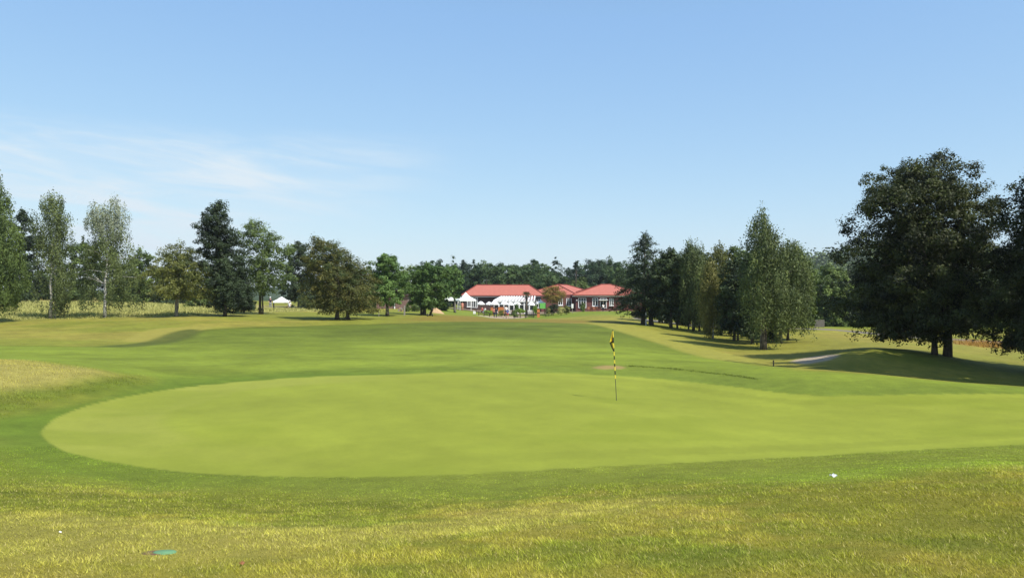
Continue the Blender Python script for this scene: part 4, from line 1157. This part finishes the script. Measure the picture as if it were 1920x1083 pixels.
def rail_fence(name, us, d, label, h=.72, rails=(.28, .58), mt=MAT['darkwood'], cat='fence'):
    pts = [on(u, d) for u in us]
    root = empty(name, pts[0], label, cat)
    o_ = pts[0]
    for p in pts:
        q = p - o_
        MB().box(q.x - .06, q.x + .06, q.y - .06, q.y + .06, q.z - .2, q.z + h).build('post', mt, root)
    for a, b in zip(pts[:-1], pts[1:]):
        for rz_ in rails:
            MB().tube([a - o_ + Vector((.062, -.02, rz_)), b - o_ + Vector((-.062, -.02, rz_))], .04, 4).build('rail', mt, root)
    return root
rail_fence('rail_fence', (897.6, 907.6, 917.6, 927), 137, 'low black post and rail fence left of the walkers')
rail_fence('rail_fence', (966, 975.5, 984.5), 140, 'low black fence between the bushes and the black gate')
# black gate
r_ = empty('metal_gate', on(993.5, 139), 'black barred gate between two posts right of the bushes', 'gate')
for sx in (-1, 1): MB().box(sx * .70 - .06, sx * .70 + .06, -.06, .06, -.2, 1.12).build('post', MAT['dark'], r_)
for z_ in (.1, .92): MB().box(-.635, .635, -.02, .02, z_, z_ + .06).build('rail', MAT['dark'], r_)
mb = MB()
for i in range(17): mb.box(-.6 + i * .075 - .018, -.6 + i * .075 + .018, -.015, .015, .165, .915)
o = mb.build('bars', MAT['dark'], r_); o['kind'] = 'stuff'

# wooden posts and stakes
def post_thing(name, label, u, d, v_top, w, material, cat='post', cap=None):
    b_ = on(u, d); root = empty(name, b_, label, cat)
    h = pz(v_top, d) - b_.z
    MB().box(-w / 2, w / 2, -w / 2, w / 2, -.2, h).build('shaft', material, root)
    MB().lathe([(w * .72, h), (w * .72, h + .04), (0.01, h + w * .5)], 4).build('cap', cap or material, root)
post_thing('wooden_post', 'pale weathered post beside the round bush', 758.5, 95, 574.5, .17, MAT['greywood'])
post_thing('wooden_stake', 'thin stake under the bronze green tree', 710.5, 91, 583.5, .06, MAT['greywood'])
post_thing('marker_post', 'short black marker post beside the sand bunker', 1450, 40, 676.5, .05, MAT['dark'])
post_thing('marker_post', 'thin white post against the trunk of the pointed evergreen', 1211, 82.5, 585, .09, MAT['white'])

# paling fence under the evergreen, orange barrier, timber panels
def paling(name, label, u0, u1, d0, d1, n_, h, material, cat='fence', w=.09):
    a, b = on(u0, d0), on(u1, d1)
    root = empty(name, a, label, cat)
    for i in range(n_):
        q = a.lerp(b, i / (n_ - 1)); q.z = gz1(q.x, q.y); q = q - a
        MB().box(q.x - w / 2, q.x + w / 2, q.y - .02, q.y + .02, q.z - .05, q.z + h).build('paling', material, root)
    for f in (.3, .8):
        MB().tube([Vector((0, .05, h * f)), (b - a) + Vector((0, .05, h * f))], .03, 4).build('rail', material, root)
paling('paling_fence', 'dark paling fence running downhill under the pointed evergreen', 1184, 1204, 112, 97, 14, .75, MAT['darkwood'])
paling('safety_barrier', 'small orange barrier behind the grove trunks', 1284, 1295, 101, 101, 8, .9, MAT['orange'], 'barrier')
paling('timber_fence', 'pale timber fence between the grove and the big dark tree', 1528, 1545, 106, 106, 11, 1.0, MAT['browngreywood'], w=.10)

# ------------------------------------------------------------------ brick outbuilding, sand heap, logs
d = 126
bz = gz1(px(760, d), d)
ob = empty('outbuilding', (px(760, d), d, bz), 'brown brick outbuilding with white downpipe behind the bright green trees', 'building')
x0, x1 = px(706, d) - px(760, d), px(764, d) - px(760, d)
H_ = pz(553, d) - bz
MB().box(x0, x1, 0, 5, -.6, H_).build('wall', MAT['brick_pale'], ob)
mb = MB(); e = [(x0 - .4, -.4, H_ + .002), (x1 + .4, -.4, H_ + .002), (x1 + .4, 5.4, H_ + .002), (x0 - .4, 5.4, H_ + .002)]
mb.poly(e[::-1]); mb.poly([e[0], e[1], (x1 + .4, 2.5, H_ + .9), (x0 - .4, 2.5, H_ + .9)]); mb.poly([e[2], e[3], (x0 - .4, 2.5, H_ + .9), (x1 + .4, 2.5, H_ + .9)]); mb.poly([e[1], e[2], (x1 + .4, 2.5, H_ + .9)]); mb.poly([e[3], e[0], (x0 - .4, 2.5, H_ + .9)])
mb.build('roof', MAT['darkbrown'], ob)
xd = px(740, d) - px(760, d)
MB().tube([(xd, -.12, H_ - .05), (xd, -.12, -.1)], .09, 8).build('downpipe', MAT['white'], ob)
def heap(name, label, cat, u, d, rx, ry, h, material, seed):
    g = np.random.default_rng(seed); b_ = on(u, d)
    n_, m_ = 22, 9
    mb = MB()
    for j in range(m_ + 1):
        t = j / m_
        for k in range(n_):
            a = 2 * math.pi * k / n_
            rr_ = t * (1 + .12 * math.sin(3 * a + seed) + .05 * g.normal())
            x, y = rx * rr_ * math.cos(a) + .25 * rx * (1 - t) * -.4, ry * rr_ * math.sin(a)
            z = h * (1 - t) ** 1.0 * (1 - .25 * (1 - t) ** 4) + .02 * g.normal()
            gd = gz1(b_.x + x, b_.y + y) - b_.z
            mb.v.append((x, y, z + gd - .05 * (j == m_)))
    for j in range(m_):
        for k in range(n_):
            mb.f.append((j * n_ + k, (j + 1) * n_ + k, (j + 1) * n_ + (k + 1) % n_, j * n_ + (k + 1) % n_))
    o = mb.build(name, material, None, True, b_)
    return tag(o, label, cat)
heap('sand_heap', 'heap of orange sand on the lawn right of the golf trolley', 'heap', 818, 118, 1.15, 1.0, 1.0, MAT['sandheap'], 2)
r_ = empty('log_pile', on(751, 112), 'little pile of pale split logs by the outbuilding', 'logs')
for i, (x, z) in enumerate([(-.3, .1), (-.1, .1), (.1, .1), (.3, .1), (-.2, .28), (0, .28), (.2, .28), (-.1, .46), (.1, .46)]):
    MB().tube([(x, -.25 + .05 * (i % 3), z), (x, .25, z)], .1, 6).build('log', MAT['sandheap'] if i % 2 else MAT['greywood'], r_)

# golf trolley with bag
r_ = empty('golf_trolley', on(807, 95), 'black golf trolley with bag left in the shade of the low wide tree', 'golf trolley', None, .5)
MB().tube([(0, .2, .12), (.05, -.1, .5), (.1, -.35, .92)], [.12, .14, .15], 8).build('bag', MAT['black'], r_)
MB().tube([(0, .3, .15), (.05, -.2, .7), (-.05, -.75, .95)], .025, 5).build('handle', MAT['steel'], r_)
for sx in (-1, 1):
    MB().tube([(sx * .3 - .03, .12, .17), (sx * .3 + .03, .12, .17)], .17, 12).build('wheel', MAT['black'], r_)
for i in range(4):
    MB().tube([(.06 + .03 * i, -.36, .9), (.09 + .05 * i, -.47, 1.12)], [.012, .03], 5).build('club', MAT['steel'], r_)

# garden chairs by the right-hand wing
def chair(u, d, label, rz):
    root = empty('garden_chair', on(u, d), label, 'chair', 'garden chairs by the brick wall', rz)
    MB().box(-.24, .24, -.22, .22, .42, .46).build('seat', MAT['wood'], root)
    MB().box(-.24, .24, .2, .235, .47, .9).build('backrest', MAT['wood'], root)
    for sx in (-1, 1):
        for sy in (-1, 1): MB().box(sx * .21 - .025, sx * .21 + .025, sy * .19 - .025, sy * .19 + .025, 0, .42).build('leg', MAT['wood'], root)
for i, (u, rz_, lab) in enumerate(((1104.5, .4, 'red brown garden chair nearest the glazed door'), (1109, -.5, 'second red brown garden chair left of the white window'), (1114, .2, 'red brown garden chair below the white window'), (1119.5, 2.8, 'red brown garden chair beside the white door'), (1123.5, -.9, 'red brown garden chair in front of the white door'))):
    chair(u, 153.5 + (i % 2) * 1.2, lab, rz_)
MBt = empty('garden_table', on(1112, 154.6), 'small red brown table among the garden chairs', 'table')
MB().box(-.45, .45, -.45, .45, .7, .75).build('table_top', MAT['wood'], MBt)
for sx in (-1, 1):
    for sy in (-1, 1): MB().box(sx * .38 - .03, sx * .38 + .03, sy * .38 - .03, sy * .38 + .03, 0, .7).build('leg', MAT['wood'], MBt)

# ------------------------------------------------------------------ shrubs, palm and small trees round the terrace
SG = 'shrubs round the clubhouse terrace'
def shrub(label, u, d, v0, v1, hw_, col, cat='shrub', leaf=.2, sig=.3):
    make_tree('garden_shrub', label, u, d, [(v0, u - hw_ * .4, u + hw_ * .4), (v0 + (v1 - v0) * .3, u - hw_ * .9, u + hw_ * .9), (v0 + (v1 - v0) * .7, u - hw_, u + hw_), (v1, u - hw_ * .85, u + hw_ * .85)], col, 'broad', leaf, 2.2, sig, .05, group=SG, limbs=0, gap=.08, cat=cat)
shrub('dark low bush beside the walkers in the path', 964, 136, 581, 592, 9, 'mid')
shrub('bright lime green bush left of the black gate', 976, 142, 577, 589, 10, 'lime')
shrub('tall narrow green shrub before the parasols', 968.5, 144, 570, 584, 5.5, 'bright')
shrub('lime green bush right of the black gate', 1003, 144, 575.5, 586, 6.5, 'lime')
shrub('dark bush below the orange leaved tree', 1038, 143, 570, 585, 13, 'dark')
shrub('pale yellow variegated bush beside the narrow white board', 1052, 141, 572, 586, 8.5, 'pale')
shrub('olive bush between the two white boards', 1062, 143, 575, 585.5, 8, 'olive')
shrub('tall clipped green bush before the glazed door', 1092.5, 154, 564.5, 584, 7, 'mid')
shrub('round dark green bush beside the pale post', 765, 112, 564, 584, 9, 'mid')
shrub('round green bush right of the pale post', 778, 116, 567, 582, 8, 'mid')
shrub('low green planting under the gazebo', 520, 118, 577, 586, 14, 'mid')
shrub('orange flowering plant beside the gazebo', 538, 119, 575, 586, 8, 'orange')
shrub('low green planting behind the black fence', 915, 143, 583, 590, 16, 'lime')
shrub('low brownish planting behind the walkers', 940, 142, 582, 590, 9, 'olive')
shrub('low olive planting right of the green board', 1028, 141, 577, 586, 6, 'olive')
shrub('bright bush behind the thin white post', 1197, 118, 583, 594, 9, 'lime')
make_tree('acer_tree', 'small tree with orange tinted top before the middle roof', 1035, 146, [(538,1022,1050),(546,1012,1060),(556,1012,1062),(566,1020,1056)], 'orange', 'loose', .2, 2.4, .4, .12, group=SG, gap=.12, limbs=5)
# palm
r_ = empty('palm_tree', on(987, 147), 'fan palm with dark trunk in front of the conservatory', 'palm')
bz = r_.location.z
hp = pz(553, 147) - bz
MB().tube([(0, 0, -.1), (.02, 0, hp * .5), (0, 0, hp)], [.24, .2, .22], 8).build('trunk', MAT['bark'], r_, True)
g = np.random.default_rng(4)
for i in range(34):
    az_, el_ = g.uniform(0, 2 * math.pi), g.uniform(-.7, 1.3)
    dv = Vector((math.cos(az_) * math.cos(el_), math.sin(az_) * math.cos(el_), math.sin(el_)))
    sd = dv.cross(Vector((0, 0, 1))).normalized()
    upv = sd.cross(dv)
    base_ = Vector((0, 0, hp - .1)); L_ = g.uniform(.75, 1.0)
    hub = base_ + dv * L_ * .55
    mb = MB()
    mb.tube([base_, hub], .015, 3)
    vs = []; 
    for k in range(9):
        t = (k - 4) / 4 * 1.25
        tip = hub + (dv * math.cos(t) + sd * math.sin(t)) * L_ * .62 - Vector((0, 0, .10 * L_)) 
        l_ = hub + (dv * math.cos(t - .13) + sd * math.sin(t - .13)) * L_ * .3
        r2 = hub + (dv * math.cos(t + .13) + sd * math.sin(t + .13)) * L_ * .3
        mb.poly([hub, l_, tip, r2])
    me = mb.mesh('frond', MAT['leaf'])
    at_ = me.attributes.new('leaf', 'FLOAT_COLOR', 'POINT')
    cc_p = np.ones((len(me.vertices), 4), np.float32); cc_p[:, :3] = GREENS['mid'][0] * g.uniform(.8, 1.5)
    at_.data.foreach_set('color', cc_p.ravel())
    link(bpy.data.objects.new('frond', me), r_)

# ------------------------------------------------------------------ people
def skin_mesh(pts, edges, radii, name, material, parent, sub=1, root=0):
    me = bpy.data.meshes.new(name); me.from_pydata([tuple(p) for p in pts], edges, [])
    me.materials.append(material)
    o = bpy.data.objects.new(name, me); link(o, parent)
    md = o.modifiers.new('skin', 'SKIN'); md.use_smooth_shade = True
    sv = me.skin_vertices[0].data
    for i, r_i in enumerate(radii):
        sv[i].radius = (r_i, r_i) if not hasattr(r_i, '__len__') else r_i
        sv[i].use_root = (i == root)
    if sub: o.modifiers.new('smooth', 'SUBSURF').levels = sub; o.modifiers['smooth'].render_levels = sub
    return o
def person(u, d, label, top, legs, hat=None, rz=0.0, pose='stand', height=1.72, shorts=False, lift=0.0):
    b_ = on(u, d); b_.z += lift
    root = empty('person', b_, label, 'person', None, rz)
    k = height / 1.72
    st = .16 if pose == 'walk' else .03
    hip_z = .90 if pose != 'sit' else .47
    V = lambda x, y, z: Vector((x, y, z)) * k
    P = {'pel': V(0, 0, hip_z), 'waist': V(0, 0, hip_z + .18), 'chest': V(0, -.01, hip_z + .42), 'neck': V(0, -.01, hip_z + .58), 'chin': V(0, -.02, hip_z + .65), 'head': V(0, -.02, hip_z + .74), 'crown': V(0, -.01, hip_z + .81)}
    for s, n_ in ((-1, 'l'), (1, 'r')):
        ph = s * st
        P['hip' + n_] = V(s * .09, 0, hip_z - .06)
        if pose == 'sit':
            P['knee' + n_] = V(s * .11, -.42, hip_z + .0); P['ank' + n_] = V(s * .11, -.44, .08); P['toe' + n_] = V(s * .12, -.6, .04)
        else:
            P['knee' + n_] = V(s * .10, -ph * .9 - .02, .48); P['ank' + n_] = V(s * .10, -ph * 1.5 + .03, .08); P['toe' + n_] = V(s * .11, -ph * 1.5 - .14, .035)
        P['sh' + n_] = V(s * .19, 0, hip_z + .53); P['elb' + n_] = V(s * .25, ph * .6 + .02, hip_z + .26); P['wr' + n_] = V(s * .24, ph * 1.0 - .12, hip_z + .06); P['hand' + n_] = V(s * .235, ph * 1.0 - .17, hip_z - .04)
    order = list(P); ix = {n_: i for i, n_ in enumerate(order)}
    rad = {'pel': .125, 'waist': .115, 'chest': .14, 'neck': .055, 'chin': .07, 'head': .095, 'crown': .07}
    for n_ in 'lr': rad.update({'hip' + n_: .095, 'knee' + n_: .06, 'ank' + n_: .04, 'toe' + n_: .038, 'sh' + n_: .06, 'elb' + n_: .042, 'wr' + n_: .03, 'hand' + n_: .035})
    E = [('pel', 'waist'), ('waist', 'chest'), ('chest', 'neck'), ('neck', 'chin'), ('chin', 'head'), ('head', 'crown')]
    for n_ in 'lr': E += [('pel', 'hip' + n_), ('hip' + n_, 'knee' + n_), ('knee' + n_, 'ank' + n_), ('ank' + n_, 'toe' + n_), ('chest', 'sh' + n_), ('sh' + n_, 'elb' + n_), ('elb' + n_, 'wr' + n_), ('wr' + n_, 'hand' + n_)]
    skin_mesh([P[n_] for n_ in order], [(ix[a], ix[b]) for a, b in E], [rad[n_] * k for n_ in order], 'body', MAT['skin'], root)
    def wear(names, edges, grow, name, material):
        i2 = {n_: i for i, n_ in enumerate(names)}
        skin_mesh([P[n_] for n_ in names], [(i2[a], i2[b]) for a, b in edges], [(rad[n_] + grow) * k for n_ in names], name, material, root)
    wear(['waist', 'pel', 'chest', 'shl', 'shr', 'elbl', 'elbr'], [('pel', 'waist'), ('waist', 'chest'), ('chest', 'shl'), ('chest', 'shr'), ('shl', 'elbl'), ('shr', 'elbr')], .028, 'shirt', MAT[top])
    ln = ['pel', 'hipl', 'hipr', 'kneel', 'kneer'] + ([] if shorts else ['ankl', 'ankr'])
    ed = [('pel', 'hipl'), ('pel', 'hipr'), ('hipl', 'kneel'), ('hipr', 'kneer')] + ([] if shorts else [('kneel', 'ankl'), ('kneer', 'ankr')])
    wear(ln, ed, .024, 'shorts' if shorts else 'trousers', MAT[legs])
    hz_ = P['head'].z
    MB().lathe([(.02 * k, .135 * k), (.075 * k, .115 * k), (.105 * k, .05 * k), (.112 * k, -.0 * k)], 10, (0, .005, hz_)).build('hair', MAT['hair'], root, True)
    if hat:
        MB().lathe([(.01, .155 * k), (.09 * k, .135 * k), (.12 * k, .06 * k), (.125 * k, .05 * k), (.19 * k, .035 * k), (.19 * k, .028 * k), (.12 * k, .03 * k)], 12, (0, 0, hz_)).build('hat', MAT[hat], root, True)
    return root
person(930.5, 136, 'person in dark clothes walking on the path, right of a companion', 'fabric_dark', 'fabric_dark', None, 2.6, 'walk')
person(926.5, 137, 'person in a pale red top and dark trousers walking on the path', 'fabric_pink', 'fabric_dark', None, 2.8, 'walk', 1.66)
person(951.5, 136.5, 'person in white sun hat and blue top walking at the path edge', 'fabric_blue', 'fabric_red', 'fabric_white', .3, 'walk', 1.68, True)
person(946.5, 137, 'person in a salmon top and short trousers bending by the path edge', 'fabric_pink', 'fabric_dark', None, 1.2, 'walk', 1.25, True)
person(867, 149, 'person in salmon clothes standing under the peaked marquee', 'fabric_pink', 'fabric_pink', None, .4, 'stand', 1.6)
person(904, 146.2, 'person in red sitting at the table under the lone left parasol', 'fabric_red', 'fabric_dark', None, .8, 'sit')
person(909, 145.8, 'person in white sitting at the left end of the terrace', 'fabric_white', 'fabric_grey', None, -.8, 'sit')
person(949, 147.5, 'person in a white shirt standing before the conservatory', 'fabric_white', 'fabric_dark', None, .2, 'stand')
person(507, 122, 'person in white cap and navy top standing beside the gazebo', 'fabric_dark', 'fabric_grey', 'fabric_white', .5, 'stand')
person(543, 121, 'person in white hat and pale top sitting at the right of the gazebo', 'fabric_white', 'fabric_grey', 'fabric_white', -.3, 'sit')
person(1131, 151, 'person in a white top standing outside the white door', 'fabric_white', 'fabric_dark', None, .3, 'stand', 1.5)

# ------------------------------------------------------------------ flagstick, irrigation lid and litter
bf = on(1156, 24.2)
fl = empty('flagstick', bf, 'leaning black and yellow banded flagstick with drooping flag on the green', 'flagstick')
lean = Vector((-.115, 0, 2.13))
at_h = lambda v: lean * ((750.5 - v) / 130.5)
MB().tube([Vector((0, 0, -.1)), at_h(709.5)], .0095, 8).build('lower_pole', MAT['steel'], fl)
vs = [709.5, 702.5, 694.5, 687, 681, 674, 666.5, 659, 652, 643, 632, 620]
for i, (a_, b_) in enumerate(zip(vs[:-1], vs[1:])):
    MB().tube([at_h(a_), at_h(b_)], .016 if i % 2 == 0 else .0155, 8).build('stripe', MAT['yellow'] if i % 2 == 0 else MAT['black'], fl)
MB().lathe([(.018, 0), (.02, .015), (.012, .03), (.001, .035)], 8, tuple(at_h(620))).build('finial', MAT['black'], fl)
rows, cols_ = 14, 8
def flag_pt(i, j):
    t = i / rows; s_ = j / cols_
    v = 622 + 35 * t
    w_ = np.interp(t, [0, .12, .5, .58, .8, 1], [.02, .035, .105, .10, .055, .012])
    o_ = at_h(v)
    return o_ + Vector((-.014 - s_ * w_, -.03 * math.sin(s_ * 7 + t * 2.2) * (.4 + s_), -.10 * s_ * t * (1 - t)))
fy, fb = MB(), MB()
for i in range(rows):
    for j in range(cols_):
        t, s_ = (i + .5) / rows, (j + .5) / cols_
        dark_ = (t < .5 and s_ < .28) or (.5 <= t < .60) or (t >= .60 and s_ > .55) or (t > .9)
        (fb if dark_ else fy).poly([flag_pt(i, j), flag_pt(i + 1, j), flag_pt(i + 1, j + 1), flag_pt(i, j + 1)])
fo = fy.build('flag', MAT['yellow'], fl)
fb.build('black_check', MAT['black'], fo)
for o in (fo, fo.children[0]):
    o.modifiers.new('thickness', 'SOLIDIFY').thickness = .003
MB().lathe([(.001, -.004), (.045, -.004), (.05, -.02)], 16).build('cup', MAT['black'], fl)

zl = gz1(*LID)
lid = empty('irrigation_lid', (LID[0], LID[1], zl), 'round teal valve lid sunk in the foreground grass with bare soil around', 'valve lid')
lid.rotation_euler = (R(-9), R(4), .4)
MB().lathe([(.001, .012), (.07, .012), (.082, .006), (.085, -.02)], 24).build('lid', MAT['teal'], lid, True)
MB().lathe([(.001, .004), (.09, .004), (.115, .0), (.14, -.03)], 24, (-.045, .035, 0)).build('soil_rim', MAT['soil'], lid, True)

def scrap(name, label, cat, u, v, w_, h_, material, rz, lift=.02):
    x, y = hit(u, v)
    root = bpy.data.objects.new(name, None); mb = MB()
    n_ = 6
    for j in range(2):
        pass
    pts = [[(-w_ / 2 + w_ * i / n_, (k - .5) * h_, lift + w_ * .2 * math.sin(i * 1.3 + k * 2.0) + h_ * .2 * k) for k in range(3)] for i in range(n_ + 1)]
    for i in range(n_):
        for k in range(2): mb.poly([pts[i][k], pts[i + 1][k], pts[i + 1][k + 1], pts[i][k + 1]])
    o = mb.build(name, material, None, False, (x, y, gz1(x, y)))
    o.rotation_euler = (0, 0, rz)
    o.modifiers.new('thickness', 'SOLIDIFY').thickness = .004
    return tag(o, label, cat)
scrap('paper_scrap', 'white paper scrap lying on the mown grass at the right', 'litter', 1562, 894, .10, .028, MAT['paper'], -.4)
scrap('paper_scrap', 'tiny white scrap in the grass up left of the teal lid', 'litter', 115, 999, .016, .012, MAT['paper'], .8, .012)
scrap('fallen_leaf', 'orange fallen leaf in the grass right of the teal lid', 'leaf', 455, 1060, .034, .014, MAT['deadleaf'], .3, .02)

# ------------------------------------------------------------------ summer haze
hb = MB().box(-900, 900, -60, 1000, -70, 60)
hm = bpy.data.materials.new('haze'); hm.use_nodes = True
hm.node_tree.nodes.clear()
ho = hm.node_tree.nodes.new('ShaderNodeOutputMaterial'); hv = hm.node_tree.nodes.new('ShaderNodeVolumePrincipled')
hv.inputs['Color'].default_value = (0.90, 0.95, 1.0, 1)
hv.inputs['Density'].default_value = 0.00014
hv.inputs['Anisotropy'].default_value = 0.2
hm.node_tree.links.new(hv.outputs[0], ho.inputs['Volume'])
tag(hb.build('haze', hm), kind='stuff')
